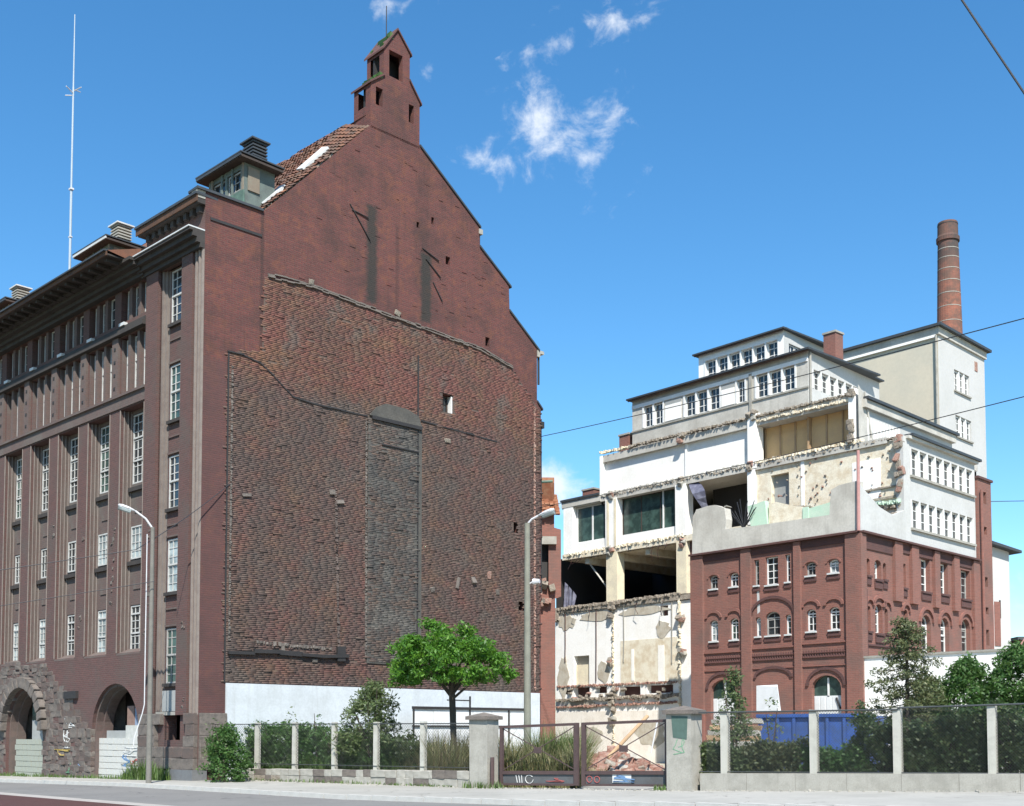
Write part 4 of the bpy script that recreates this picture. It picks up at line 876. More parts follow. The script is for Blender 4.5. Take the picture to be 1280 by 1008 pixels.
for (t, z) in ((18.7, 15.35), (13.5, 15.35), (8.85, 15.45), (18.8, 12.25), (13.5, 12.1), (18.7, 9.0), (13.5, 17.85), (8.8, 18.0), (18.75, 8.3), (18.75, 4.0), (18.75, 3.2), (18.8, 5.8), (13.6, 7.8), (13.5, 6), (18.75, 2.4)):
    for q in range(3): rock(FF, t+random.uniform(-.2, .2), E, z+random.uniform(-.25, .25), .28, .35, .26, fac, random.choice(('broken', 'broken', 'broken_red', 'concrete')), 'column_stub', .4)
# torn vertical strip by the brick block
ragged(FF, [(13.75, 1.0), (13.75, 9.0)], E-.1, E+.14, .4, 'cream_patchy', fac, j=.08, step=.3)
ragged(FF, [(18.75, 0.3), (18.75, 8.8)], E-.1, E+.06, .3, 'cream_patchy', fac, j=.05, step=.3)
MB(FF).face([(13.1, E-.9, 0), (9.3, E-.9, 0), (9.3, E-.9, 12), (13.1, E-.9, 12)]) 
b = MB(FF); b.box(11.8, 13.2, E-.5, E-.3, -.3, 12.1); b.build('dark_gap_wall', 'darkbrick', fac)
# storey with glazing
b = MB(FF); b.box(13.95, 18.35, E-.3, E-.1, 12.42, 13.02); b.box(19.25, 21.95, E-.3, E-.1, 12.42, 12.98); b.build('sill_wall', 'white_plaster', fac)
window(FF, 19.3, 21.9, 13.0, 15.18, E-.35, fac, 2, 1, 'whitewood', 'greenglass', fw=.08, bw=.12)
window(FF, 14.0, 18.3, 13.05, 15.2, E-.5, fac, 3, 1, 'darkwood', 'greenglass', fw=.05, bw=.06)
b = MB(FF); b.box(15.15, 15.22, E-.45, E-.38, 13.05, 15.2); b.build('mullion', 'whitewood', fac)
MB(FF).box(19.65, 22.9, E-.5, E+.05, 15.25, 15.62).build('low_roof_edge', 'grey_render', fac)
b = MB(FF); b.box(19.7, 22.95, BK, E+.12, 15.62, 15.74); b.build('low_roof', 'roofmetal', fac)
# white closed storey
b = MB(FF); b.wall(rect(9.05, 19.65, 15.5, 17.6), [], E-.28, .1); b.build('whitewashed_wall', 'white_plaster', fac)
MB(FF).box(13.3, 13.42, E-.28, E-.2, 15.5, 17.5).build('pilaster', 'white_plaster', fac)
MB(FF).box(8.5, 9.05, E-.6, E+.02, 15.3, 18.2).build('column', 'white_plaster', fac); MB(FF).box(19.5, 19.7, E-.5, E+.02, 15.5, 17.9).build('column', 'white_plaster', fac)
# tan bay
b = MB(FF); b.box(3.0, 8.55, E-1.0, E-.9, 15.5, 17.5)
b.build('tan_back_wall', 'tan', fac)
for i in range(6):
    MB(FF).box(3.05+i*.92, 3.94+i*.92, E-.9, E-.87, 15.55, 17.05).build('tan_panel', 'tan', fac)
b = MB(FF)
for i in range(7): b.box(2.98+i*.92, 3.07+i*.92, E-.9, E-.82 if i != 3 else E-.6, 15.5, 17.5)
b.build('tan_post', 'tanframe', fac)
# cream wall on the right with doorway
b = MB(FF); dw = rect(6.62, 7.72, 12.75, 14.78); b.wall([(.3, 10.2), (8.65, 10.2), (8.65, 15.3), (.3, 15.3)], [dw], E-.12, .35); b.build('flaking_wall', 'cream_patchy', fac)
MB(FF).box(6.6, 7.75, E-.5, E-.42, 12.7, 14.8).build('blocked_doorway', 'board', fac)
MB(FF).box(5.7, 5.9, E-.11, E-.09, 10.3, 15.3).build('pale_plaster_strip', 'white_plaster', fac); MB(FF).box(1.5, 3.0, E-.118, E-.1, 12.2, 14.6).build('pale_plaster_strip', 'white_plaster', fac)
b = MB(FF)
for (z, t0, t1) in ((12.6, .6, 6.2), (12.35, .5, 5.6), (12.3, 6.6, 7.7), (13.1, .4, 2.4)): b.rbox(t0, t1, E-.12, E-.04, z, z+.08, .02)
b.build('floor_trace', 'broken', fac)
ragged(FF, [(.4, 12.4), (3.0, 12.4)], E-.1, E+.3, .35, 'green_plaster', fac, j=.08)
ragged(FF, [(.4, 12.2), (8.0, 12.1)], E-.1, E+.16, .3, 'broken', fac, j=.08)
b = MB(FF); b.box(.25, .62, E-.5, E+.04, 10.3, 15.35); b.build('corner_column', 'side_render', fac)
for q in range(12): rock(FF, .45+random.uniform(-.12, .12), E+.02, random.uniform(12.6, 15.3), .25, .3, random.uniform(.25, .5), fac, random.choice(('broken_red', 'broken')), 'column_stub', .3)
for q in range(8): rock(FF, 2.95+random.uniform(-.1, .1), E+.02, random.uniform(15.5, 18.0), .28, .3, random.uniform(.25, .5), fac, random.choice(('broken_red', 'broken')), 'column_stub', .3)
b = MB(FF); b.box(2.75, 3.1, E-.5, E+.0, 15.4, 18.2); b.build('column', 'white_plaster', fac)
for i in range(70):
    rock(FF, random.uniform(.5, 8.5), E-.1, random.uniform(12.3, 15.2), random.uniform(.04, .14), .08, random.uniform(.04, .1), fac, random.choice(('broken', 'broken_red')), 'plaster_chip', .5)
# inside of the gutted storeys
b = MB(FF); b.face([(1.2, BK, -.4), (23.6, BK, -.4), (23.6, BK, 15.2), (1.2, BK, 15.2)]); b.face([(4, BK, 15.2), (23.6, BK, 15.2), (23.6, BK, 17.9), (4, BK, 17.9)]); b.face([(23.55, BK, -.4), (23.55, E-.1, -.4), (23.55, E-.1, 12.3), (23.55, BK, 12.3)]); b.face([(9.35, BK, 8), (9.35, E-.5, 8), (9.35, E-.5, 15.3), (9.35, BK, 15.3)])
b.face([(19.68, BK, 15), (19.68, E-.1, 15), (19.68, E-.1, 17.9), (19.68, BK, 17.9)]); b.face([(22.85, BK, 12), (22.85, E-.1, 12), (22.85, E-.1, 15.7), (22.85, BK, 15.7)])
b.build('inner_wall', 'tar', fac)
b = MB(FF)
for t in (21, 18.7, 16.2, 13.6): b.box(t-.15, t+.15, BK, E-.2, 11.7, 12.08)
b.build('ceiling_beam', 'cream_patchy', fac)
b = MB(FF); b.tube((21.3, E-.4, 12.1), (19.2, E-.6, 9.6), .05); b.build('hanging_bar', 'grey_render', fac)
b = MB(FF)
for i in range(7):
    x = 23.0-i*.12; b.face([(x, E-.2-.1*(i % 2), 9.2), (x-.13, E-.25, 9.2), (x-.2+.1*i % .3, E-.4, 10.6-.12*i), (x-.02, E-.3, 10.8-.1*i)])
b.build('torn_sheet', 'plastic', fac)
b = MB(FF)
prev = None
for i in range(10):
    f = i/9; x = 13.05-1.1*math.sin(f*2.6)*.6-f*.5; z = 15.2-3.0*f; o = E-.05+.25*math.sin(f*7)
    if prev: b.face([prev[0], (x+.0, o, z), (x-.5-.25*math.sin(f*9), o-.15, z+.1), prev[1]])
    prev = ((x+.0, o, z), (x-.5-.25*math.sin(f*9), o-.15, z+.1))
b.build('torn_sheet', 'plastic', fac)
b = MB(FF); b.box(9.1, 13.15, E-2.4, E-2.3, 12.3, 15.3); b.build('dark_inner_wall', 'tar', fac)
# side wall above the brick block (window bands)
SZ = [(4.98, 11.80, 13.66, 14.92, 8), (4.98, 11.74, 11.18, 12.5, 8)]
hs_ = [rect(a, c, z0, z1) for a, c, z0, z1, n in SZ]
b = MB(FS); b.wall([(4.26, 10.40), (12.02, 10.40), (12.02, 15.42), (4.26, 15.42)], hs_, 0, .45); b.build('side_wall', 'side_render', fac)
for a, c, z0, z1, n in SZ:
    w = (c-a)/n
    for i in range(n): window(FS, a+i*w+.03, a+(i+1)*w-.03, z0, z1, -.2, fac, 2, 3, 'whitewood', 'glass', fw=.05, bw=.035)
    b = MB(FS)
    for i in range(n+1): b.box(a+i*w-.045, a+i*w+.045, -.2, .02, z0+.005, z1-.005)
    b.build('window_fin', 'whitewood', fac)
    MB(FS).box(a-.1, c+.1, -.1, .12, z0-.12, z0-.01).build('sill_band', 'concrete', fac)
def skew(b, fr, a, c, o, d, z0, z1):   # slab whose end edges follow the front wall direction
    v = (FF.M.to_3x3() @ Vector((1, 0, 0)))*d; p = [fr.pt(a, o, z0), fr.pt(c, o, z0), fr.pt(c, o, z0)+v, fr.pt(a, o, z0)+v]; q = [x+Vector((0, 0, z1-z0)) for x in p]
    for f in (p, q): b.face([tuple(x) for x in f])
    for i in range(4): b.face([tuple(p[i]), tuple(p[(i+1) % 4]), tuple(q[(i+1) % 4]), tuple(q[i])])
b = MB(WORLD); b.mat('roofmetal'); skew(b, FS, 4.75, 12.3, .28, 8, 15.44, 15.56); b.mat('grey_render'); skew(b, FS, 4.5, 12.1, .18, .5, 15.30, 15.436); b.build('side_roof', None, fac)
b = MB(FS); b.face([(12.02, 0, -.4), (12.02, -9, -.4), (12.02, -9, 15.4), (12.02, 0, 15.4)]); b.build('end_wall', 'side_render', fac)
# middle volume seen over the side wall
FM = Frame(*[FF.pt(2.62, E-.12, 0)[i] for i in (0, 1)], .7071, .7071, -1)
b = MB(FM); b.face([(0, 0, 14.8), (10.2, 0, 14.8), (10.2, 0, 17.7), (0, 0, 17.7)]); b.face([(10.2, 0, 14), (10.2, -5, 14), (10.2, -5, 17.7), (10.2, 0, 17.7)]); b.build('upper_side_wall', 'side_render', fac)
b = MB(FM)
for i in range(11): b.box(.8+i*.32, .9+i*.32, 0, .05, 15.7, 16.9)
b.build('plaster_rib', 'white_plaster', fac)
b = MB(WORLD); b.mat('roofmetal'); skew(b, FM, .4, 10.5, .32, 6, 17.7, 17.84); b.mat('grey_render'); skew(b, FM, .3, 10.3, .2, .3, 17.3, 17.69); b.build('upper_roof', None, fac)
b = MB(FM); b.face([(-.2, .1, 15.4), (1.3, .02, 15.5), (.5, .02, 18.0), (-.2, .1, 18.3)]); b.tube((1.3, .06, 15.5), (.5, .06, 18.1), .05); b.build('leaning_slab', 'grey_render', fac)
# penthouse storey
OP = -4.6
gl = [(15.65, 16.55), (11.04, 13.56), (9.36, 10.02), (6.28, 8.76)]
b = MB(FF)
b.wall([(5.55, 17.9), (17.4, 17.9), (17.4, 20.75), (5.55, 20.75)], [rect(15.0, 16.6, 19.02, 20.25), rect(11.0, 13.58, 19.02, 20.25), rect(9.34, 10.04, 19.02, 20.25), rect(6.24, 8.78, 19.02, 20.25)], OP, .25); b.build('penthouse_front', 'grey_render', fac)
for (a, c, n) in ((15.04, 16.56, 2), (11.04, 13.54, 3), (9.38, 10.0, 1), (6.28, 8.74, 3)):
    w = (c-a)/n
    for i in range(n): window(FF, a+i*w+.04, a+(i+1)*w-.04, 19.04, 20.23, OP-.2, fac, 2, 3, 'whitewood', 'glass', fw=.06, bw=.035)
    b = MB(FF)
    for i in range(n+1): b.box(a+i*w-.05, a+i*w+.05, OP-.2, OP+.03, 19.03, 20.24)
    b.build('window_fin', 'whitewood', fac)
for a, c in ((13.75, 14.9), (10.1, 10.95)): MB(FF).box(a, c, OP, OP+.03, 19.05, 19.95).build('white_infill_panel', 'white_plaster', fac)
for a, c in ((13.75, 14.9), (10.1, 10.95)): MB(FF).box(a, c, OP, OP+.02, 19.952, 20.2).build('grey_panel', 'board', fac)
b = MB(FF); b.box(5.55, 17.4, OP, OP+.05, 20.25, 20.45); b.build('white_band', 'white_plaster', fac)
b = MB(FF); b.box(5.5, 17.45, OP, OP+.06, 18.9, 18.98); b.box(8.95, 9.12, OP, OP+.08, 18.0, 20.4); b.build('string', 'concrete', fac)
b = MB(FF); b.mat('roofmetal').box(5.3, 17.6, -11, OP+.32, 20.76, 20.85); b.mat('rustfascia').box(5.4, 17.5, OP+.2, OP+.28, 20.68, 20.755); b.build('penthouse_roof', None, fac)
FPS = Frame(14.88, 57.14, .7071, .7071, -1)
FPS = Frame(*[FF.pt(5.55, OP, 0)[i] for i in (0, 1)], .7071, .7071, -1)
b = MB(FPS); b.wall([(0, 17.8), (7.4, 17.8), (7.4, 20.75), (0, 20.75)], [rect(.45, 5.3, 18.95, 19.95)], 0, .4); b.build('penthouse_side', 'side_render', fac)
for i in range(6): window(FPS, .48+i*.8, 1.24+i*.8, 18.97, 19.93, -.2, fac, 2, 3, 'whitewood', 'glass', fw=.05, bw=.03)
b = MB(FPS)
for i in range(7): b.box(.42+i*.8, .50+i*.8, -.2, .02, 18.96, 19.94)
b.build('window_fin', 'whitewood', fac)
b = MB(FPS); b.box(-.1, 7.5, -2, .26, 20.762, 20.84); b.build('penthouse_side_roof', 'roofmetal', fac)
b = MB(FPS); b.tube((.1, .08, 17.9), (.1, .08, 20.7), .06); b.build('downpipe', 'concrete', fac)
# top tier
O2 = -7.0
b = MB(FF)
b.wall([(8.64, 20.6), (14.45, 20.6), (14.45, 23.2), (8.64, 23.2)], [rect(8.98, 14.02, 21.68, 22.8)], O2, .3); b.build('top_tier_front', 'white_plaster', fac)
for i in range(6): window(FF, 9.02+i*.835, 9.78+i*.835, 21.7, 22.78, O2-.24, fac, 2, 3, 'whitewood', 'glass', fw=.06, bw=.035)
b = MB(FF)
for i in range(7): b.box(8.96+i*.835, 9.04+i*.835, O2-.25, O2+.02, 21.69, 22.79)
b.build('window_fin', 'whitewood', fac)
b = MB(FF); b.mat('roofmetal').box(8.45, 14.7, -11.5, O2+.28, 23.2, 23.29); b.mat('rustfascia').box(8.5, 14.6, O2+.16, O2+.24, 23.13, 23.195); b.build('top_roof', None, fac)
FT = Frame(*[FF.pt(8.64, O2, 0)[i] for i in (0, 1)], .7071, .7071, -1)
b = MB(FT); b.wall([(0, 20.6), (4.6, 20.6), (4.6, 23.2), (0, 23.2)], [rect(.5, 4.1, 21.7, 22.6)], 0, .2); b.build('top_tier_side', 'side_render', fac)
b = MB(FT)
for i in range(5): window(FT, .52+i*.72, 1.18+i*.72, 21.72, 22.58, -.16, fac, 2, 2, 'whitewood', 'glass', fw=.05, bw=.03)
b.box(-.1, 4.8, -2, .22, 23.202, 23.28); b.build('top_side_roof', 'roofmetal', fac)
# roof chimney stacks
def stack(x, y, z0, z1, w, label, cap='concrete'):
    t = thing('chimney_stack', (x, y, z0), label, 'chimney', 'small brick chimney stacks on the factory roofs')
    f = Frame(x, y, -.6647, .7471, 1)
    MB(f).box(-w/2, w/2, -w/2, w/2, z0, z1).build('shaft', 'redbrick', t); b = MB(f); b.box(-w/2-.05, w/2+.05, -w/2-.05, w/2+.05, z1, z1+.1); b.build('cap', cap, t)
p = FF.pt(18.35, E-1.0, 0); stack(p.x, p.y, 17.8, 19.0, .75, 'short red brick chimney stack at the low end of the closed white storey')
p = FF.pt(21.7, E-1.5, 0); stack(p.x, p.y, 15.6, 16.35, .95, 'squat brick stack on the lowest flat roof beside the tall gable')
p = FPS.pt(3.6, -.6, 0); stack(p.x, p.y, 20.8, 22.6, .72, 'tall red chimney stack beside the top storey near the tower')

# ------------------------------------------------------------------ red brick block in front
bb = thing('brick_block', (B0[0], B0[1], 0), 'two storey red brick block with arched windows under grey parapet', 'building')
# front openings
small_top = [(7.92, 8.6), (6.42, 7.06)]; right_top = [(2.1, 2.72), (.92, 1.58)]
H = []; WL = []
def arched(x0, x1, z0, z1, rise): return arch_poly(x0, x1, z0, z1-rise, rise, 6)
for a, c in ((7.72, 8.22), (6.5, 7.0)):
    H.append(arched(a, c, 8.62, 9.28, .15)); WL.append((a, c, 8.62, 9.28, .15, 2)); H.append(arched(a, c, 6.08, 7.1, .18)); WL.append((a, c, 6.08, 7.1, .18, 3))
for a, c in ((2.22, 2.72), (1.02, 1.55)):
    H.append(arched(a, c, 8.72, 9.32, .15)); WL.append((a, c, 8.72, 9.32, .15, 2)); H.append(arched(a, c, 6.2, 7.2, .18)); WL.append((a, c, 6.2, 7.2, .18, 3))
for a, c, z0, z1 in ((5.28, 5.56, 8.55, 9.75), (4.22, 4.92, 8.5, 9.8), (3.56, 3.82, 8.55, 9.8)): H.append(rect(a, c, z0, z1)); WL.append((a, c, z0, z1, 0, 4))
for a, c, z0, z1, r in ((5.22, 5.52, 6.15, 7.05, .1), (4.15, 4.95, 6.15, 7.25, .25), (3.55, 3.85, 6.15, 7.05, .1)): H.append(arched(a, c, z0, z1, r)); WL.append((a, c, z0, z1, r, 3))
ga = [(1.0, 2.5, 4.2, .55), (6.7, 8.2, 4.2, .55)]
for a, c, z, r in ga: H.append(arch_poly(a, c, -.3, z-r, r, 8))
MB(FF).wall([(0, -.4), (9.3, -.4), (9.3, 10.33), (0, 10.33)], H, 0, .28).build('front_wall', 'redbrick', bb)
for wi_, (a, c, z0, z1, r, rows) in enumerate(WL): window(FF, a, c, z0, z1, -.2, bb, 2 if c-a > .4 else 1, rows, 'whitewood' if wi_ % 4 else 'dullwood', ('glass', 'paleglass', 'glass', 'greenglass', 'glass')[wi_ % 5], fw=.06, bw=.035, arch=r, sill=(.03, .27, .07, 'palemetal'))
for (a, c, z0, z1, r, rows) in WL: MB(FF).box(a-.06, c+.06, 0, .05, z0-.28, z0-.11).build('brick_apron', 'darkbrick', bb)
def hood(fr, x0, x1, zs, rise, w, o, parent, mat='redtrim', n=10, name='window_hood'):
    b = MB(fr); cx = (x0+x1)/2; hw = (x1-x0)/2
    P = lambda k, q: (cx+(hw+q)*math.cos(math.pi*k/n), zs+(rise+q)*math.sin(math.pi*k/n))
    for k in range(n): b.prism([P(k, 0), P(k+1, 0), P(k+1, w), P(k, w)], 0, o)
    return b.build(name, mat, parent)
for (a, c, zs, r) in ((7.6, 8.35, 7.2, .25), (6.38, 7.12, 7.2, .25), (2.1, 2.85, 7.3, .25), (.9, 1.68, 7.3, .25), (3.4, 5.7, 7.1, .75), (3.6, 5.5, 4.2, .4), (.85, 2.65, 3.75, .7), (6.55, 8.35, 3.75, .7)): hood(FF, a, c, zs, r, .13, .07, bb, 'darkbrick' if c-a > 1.5 else 'redtrim')
for (a, c, zs, r) in ((7.66, 8.28, 9.12, .18), (6.44, 7.06, 9.12, .18), (2.16, 2.78, 9.16, .18), (.96, 1.61, 9.16, .18)): hood(FF, a, c, zs, r, .07, .035, bb)
# pilasters & recessed heads & string courses
for (a, c) in ((8.55, 9.3), (5.7, 6.25), (2.95, 3.3), (-.02, .62)): MB(FF).box(a, c, -.02, .14, -.3, 10.31).build('pilaster', 'redbrick', bb)
for (a, c) in ((6.25, 8.55), (3.3, 5.7), (.62, 2.95)):
    MB(FF).box(a, c, 0, .035, 9.98, 10.31).build('shadow_frieze', 'darkbrick', bb)
b = MB(FF); b.box(-.05, 9.33, -.1, .24, 10.332, 10.42); b.build('cornice', 'darkbrick', bb)
b = MB(FF); b.box(.62, 2.95, 0, .07, 5.62, 5.7); b.box(3.3, 5.7, 0, .07, 5.55, 5.63); b.box(6.25, 8.55, 0, .07, 5.48, 5.56); b.box(0, 9.3, 0, .05, 4.62, 4.68); b.build('string_course', 'redtrim', bb)
dt = MB(Frame(0, 0, 1, 0, 1)).prism([(-.07, 0), (.07, 0), (0, .16)], 0, .06).mesh('dentil', ['darkbrick'])
for row in range(2):
    for i in range(58):
        t = .7+i*.135+(.07 if row else 0)
        if any(a < t < c for a, c in ((.62, 2.95), (3.3, 5.7), (6.25, 8.55))): link('dentil', dt, bb, FF.M @ Matrix.Translation((t, 0, 5.2-.2*row)))
# garage doors
for i, (a, c, z, r) in enumerate(ga):
    d = MB(FF).box(a, c, -.26, -.2, -.3, 3.3).build('garage_door', 'hoarding', bb)
    for q in range(5): MB(FF).box(a+.04+q*(c-a)/5, a+(q+1)*(c-a)/5-.03, -.2, -.185, -.25, 3.25).build('door_plank', 'hoarding', d)
    MB(FF).box(a, c, -.27, -.22, 3.3, 4.2).build('fanlight', 'greenglass', d); MB(FF).box((a+c)/2-.04, (a+c)/2+.04, -.2, -.16, 3.3, 4.1).build('fanlight_bar', 'whitewood', d)
    if i == 0: MB(FF).tube((a+.35, -.17, 3.2), (a+.15, -.17, 2.7), .05).build('door_handle', 'tar', d)
# stains below windows
b = MB(FF); b.prism([(5.25, 7.3), (5.4, 7.2), (5.42, 8.5), (5.3, 8.5)], 0, .004); b.build('lime_streak', 'side_render', bb)
# sides
H = []; WL = []
for (a, c, z0, z1, r) in ((.62, .92, 8.55, 9.3, .12), (1.35, 1.95, 8.45, 9.32, .2), (2.12, 2.42, 8.5, 9.25, .12), (.62, .92, 6.1, 7.2, .12), (1.35, 2.0, 6.05, 7.35, .25), (2.2, 2.5, 6.1, 7.2, .12),
                      (3.95, 4.3, 8.3, 9.4, 0), (5.85, 6.75, 8.3, 9.85, 0), (7.85, 8.7, 8.35, 9.85, 0), (10.15, 11.2, 8.3, 9.75, 0), (4.0, 4.4, 6.6, 7.3, .15), (5.8, 6.75, 5.0, 7.2, .45), (7.8, 8.7, 5.0, 7.2, .42), (10.1, 11.1, 5.0, 7.3, .45)):
    H.append(arch_poly(a, c, z0, z1-r, r, 6) if r else rect(a, c, z0, z1)); WL.append((a, c, z0, z1, r))
b = MB(FS); b.wall([(0, -.4), (12.05, -.4), (12.05, 10.33), (0, 10.33)], H, 0, .35); b.build('side_wall', 'redbrick', bb)
for (a, c, z0, z1, r) in WL: window(FS, a, c, z0, z1, -.28, bb, 2 if c-a > .4 else 1, 3 if z1-z0 < 1.3 else 4, 'whitewood' if a < 9 else 'dullwood', 'glass', fw=.07, bw=.04, arch=r, transoms=(.62,) if z1-z0 > 1.9 else (), sill=(.04, .36, .1, 'darkbrick'))
for (a, c, z0, z1, r) in WL:
    if z0 > 5.5: MB(FS).box(a-.05, c+.05, 0, .06, z0-.42, z0-.12).build('brick_apron', 'darkbrick', bb)
for (a, c, zs, r) in ((.5, 1.05, 7.25, .22), (1.2, 2.1, 7.3, .3), (2.1, 2.65, 7.25, .22), (3.9, 4.5, 7.2, .3), (5.65, 6.9, 6.85, .6), (7.65, 8.85, 6.85, .6), (9.95, 11.25, 6.95, .6)): hood(FS, a, c, zs, r, .14, .1, bb, 'redtrim')
for (a, c) in ((-.14, .35), (3.0, 3.75), (4.65, 5.35), (7.0, 7.55), (9.1, 9.7), (11.35, 12.06)): MB(FS).box(a, c, -.02, .16, -.3 if a < 1 or a > 11 else 7.6, 10.3).build('pilaster', 'redbrick', bb)
for (a, c) in ((.35, 3.0), (3.75, 4.65), (5.35, 7.0), (7.55, 9.1), (9.7, 11.35)): MB(FS).box(a, c, 0, .05, 9.88 if a > 3 else 9.7, 10.32).build('shadow_frieze', 'darkbrick', bb)
b = MB(FS); b.box(-.05, 12.1, -.1, .26, 10.332, 10.42); b.build('cornice', 'darkbrick', bb)
b = MB(FS); b.box(4.7, 11.4, 0, .1, 4.75, 4.9); b.box(.4, 3.0, 0, .07, 5.45, 5.53); b.build('string_course', 'darkbrick', bb)
MB(FS).tube((.35, .1, 5.0), (.35, .1, 7.9), .07).build('downpipe', 'darkbrick', bb)
b = MB(FF); b.face([(9.3, 0, -.4), (9.3, E, -.4), (9.3, E, 10.33), (9.3, 0, 10.33)]); b.face([(0, 0, 10.3), (9.3, 0, 10.3), (9.3, E, 10.3), (0, E, 10.3)]); b.build('inner_return', 'redbrick', bb)
MB(FF).box(.3, 9.0, -2.2, -2.1, -.3, 10.2).build('inner_wall', 'tar', bb); MB(FS).box(.3, 11.8, -1.8, -1.7, -.3, 10.2).build('inner_wall', 'tar', bb)
# broken parapet of the vanished upper storey
par = [(-.02, 10.425), (9.2, 10.425), (9.15, 12.3), (8.9, 12.62), (8.2, 12.7), (7.75, 12.68), (7.2, 12.45), (7.1, 11.9), (7.15, 11.42), (6.4, 11.38), (5.4, 11.35), (1.4, 11.3), (1.3, 12.4), (.9, 12.55), (-.02, 12.6)]
MB(FF).prism(par, -.38, .10).build('broken_parapet', 'grey_render', bb)
b = MB(FF); b.prism([(6.15, 11.36), (6.35, 12.5), (5.35, 12.62), (5.2, 11.36)], -.9, -.6); b.build('green_wall_stub', 'green_plaster', bb)
b = MB(FF); b.prism([(5.2, 11.3), (5.2, 12.45), (4.8, 12.5), (3.9, 12.2), (3.2, 12.0), (3.2, 11.3)], -1.0, -.7); b.build('wall_stub', 'cream_patchy', bb)
b = MB(FF); b.prism([(3.2, 11.3), (3.2, 11.9), (1.35, 12.1), (1.35, 11.3)], -1.0, -.7); b.box(3.0, 3.3, -.72, -.65, 11.4, 12.0); b.build('wall_stub', 'green_plaster', bb)
b = MB(FS); b.prism([(.0, 10.425), (4.24, 10.425), (4.24, 11.9), (3.0, 11.5), (1.8, 11.7), (.6, 12.2), (0, 12.5)], -.36, .06); b.build('broken_parapet', 'side_render', bb)
ragged(FF, [(7.2, 12.55), (9.1, 12.6)], -.35, .1, .16, 'concrete', bb, j=.05, down=False)
ragged(FF, [(5.4, 12.55), (6.3, 12.45)], -.9, -.6, .12, 'broken', bb, j=.04, down=False)
ragged(FS, [(.2, 12.3), (1.8, 11.7), (3.0, 11.5), (4.2, 11.8)], -.3, .05, .15, 'broken', bb, j=.05, down=False)
ragged(FF, [(3.0, 12.0), (5.2, 12.35)], -1.0, -.7, .15, 'broken', bb, j=.05, down=False)
b = MB(FF); b.tube((-.08, .16, 10.4), (-.12, .16, 13.9), .08, .07); b.build('corner_pipe', 'pinkpipe', bb)
b = MB(FF)
for i in range(14): a = random.uniform(-1, 1); b.tube((6.6, -.6, 11.45), (6.6+a*.9, -.6+random.uniform(-.3, .3), 12.6+random.uniform(-.5, .3)), .02, n=4)
b.build('reinforcing_bar', 'cable', bb)
# stair pier at the far corner
pr = thing('brick_stair_tower', FS.pt(12.9, -.4, 0), 'slim red brick stair pier closing the far end of the brick block side', 'tower')
MB(FS).wall([(12.06, -.4), (13.7, -.4), (13.7, 14.6), (12.06, 14.6)], [rect(12.75, 13.1, 9.1, 9.6), rect(12.75, 13.1, 6.1, 6.9), rect(12.75, 13.1, 11.8, 12.2), rect(12.75, 13.1, 13.4, 14), rect(12.75, 13.1, 7.7, 8.05)], .12, .3).build('wall', 'redbrick', pr)
b = MB(FS); b.face([(13.7, .12, -.4), (13.7, -3, -.4), (13.7, -3, 14.6), (13.7, .12, 14.6)]); b.face([(12.06, .12, 10), (12.06, -3, 10), (12.06, -3, 14.6), (12.06, .12, 14.6)]); b.face([(12.06, -3, -.4), (13.7, -3, -.4), (13.7, -3, 14.6), (12.06, -3, 14.6)]); b.build('return_wall', 'redbrick', pr)
MB(FS).box(12.2, 13.6, -1, -.9, 0, 14.5).build('inner_wall', 'tar', pr); MB(FS).box(12.0, 13.8, -3.1, .2, 14.6, 14.72).build('cap', 'darkbrick', pr)
b = MB(FS); b.tube((12.2, .25, 2), (12.2, .25, 14), .07); b.build('downpipe', 'redtrim', pr)
# ------------------------------------------------------------------ rendered tower
tw = thing('rendered_tower', (25.38, 68, 0), 'tall plain beige and white rendered tower block behind the factory', 'tower')
FTS = Frame(25.38, 68, .7071, .7071, -1); FTF = Frame(25.38, 68, -.6647, .7471, 1)
wh = [rect(2.15, 4.3, 22.45, 23.75), rect(2.2, 4.45, 19.65, 20.95)]
MB(FTS).wall([(0, -.4), (6.6, -.4), (6.6, 25.8), (0, 25.8)], wh, 0, .3).build('side_wall', 'tower_side', tw)
for h in wh:
    a, c, z0, z1 = h[0][0], h[1][0], h[0][1], h[2][1]; w = (c-a)/3
    for i in range(3): window(FTS, a+i*w+.03, a+(i+1)*w-.03, z0+.02, z1-.02, -.18, tw, 2, 3, 'whitewood', 'glass', fw=.08, bw=.04)
    MB(FTS).box(a-.1, c+.1, 0, .1, z0-.1, z0-.004).build('sill', 'concrete', tw)
    b = MB(FTS)
    for i in range(1, 3): b.box(a+i*w-.06, a+i*w+.06, -.18, -.02, z0+.01, z1-.01)
    b.build('window_fin', 'whitewood', tw)
b = MB(FTF); b.face([(0, 0, -.4), (14, 0, -.4), (14, 0, 25.8), (0, 0, 25.8)]); b.build('front_wall', 'tower_front', tw)
vv = (FF.M.to_3x3() @ Vector((1, 0, 0)))*14
def par_wall(b, p, q, z0, z1): b.face([(p.x, p.y, z0), (q.x, q.y, z0), (q.x, q.y, z1), (p.x, p.y, z1)])
b = MB(WORLD); pA = FTS.pt(6.6, 0, 0); pB = FTS.pt(0, 0, 0); par_wall(b, pA, pA+vv, -.4, 25.8); par_wall(b, pB+vv, pA+vv, -.4, 25.8); b.build('rear_wall', 'tower_side', tw)
b = MB(WORLD); b.mat('grey_render'); skew(b, FTS, -.12, 6.7, .12, 14, 25.35, 25.8); b.mat('roofmetal'); skew(b, FTS, -.35, 6.95, .35, 14.3, 25.802, 25.96); b.mat('white_plaster'); skew(b, FTS, -.14, 0, -.1, 13.8, 25.2, 25.345); b.build('tower_roof', None, tw)
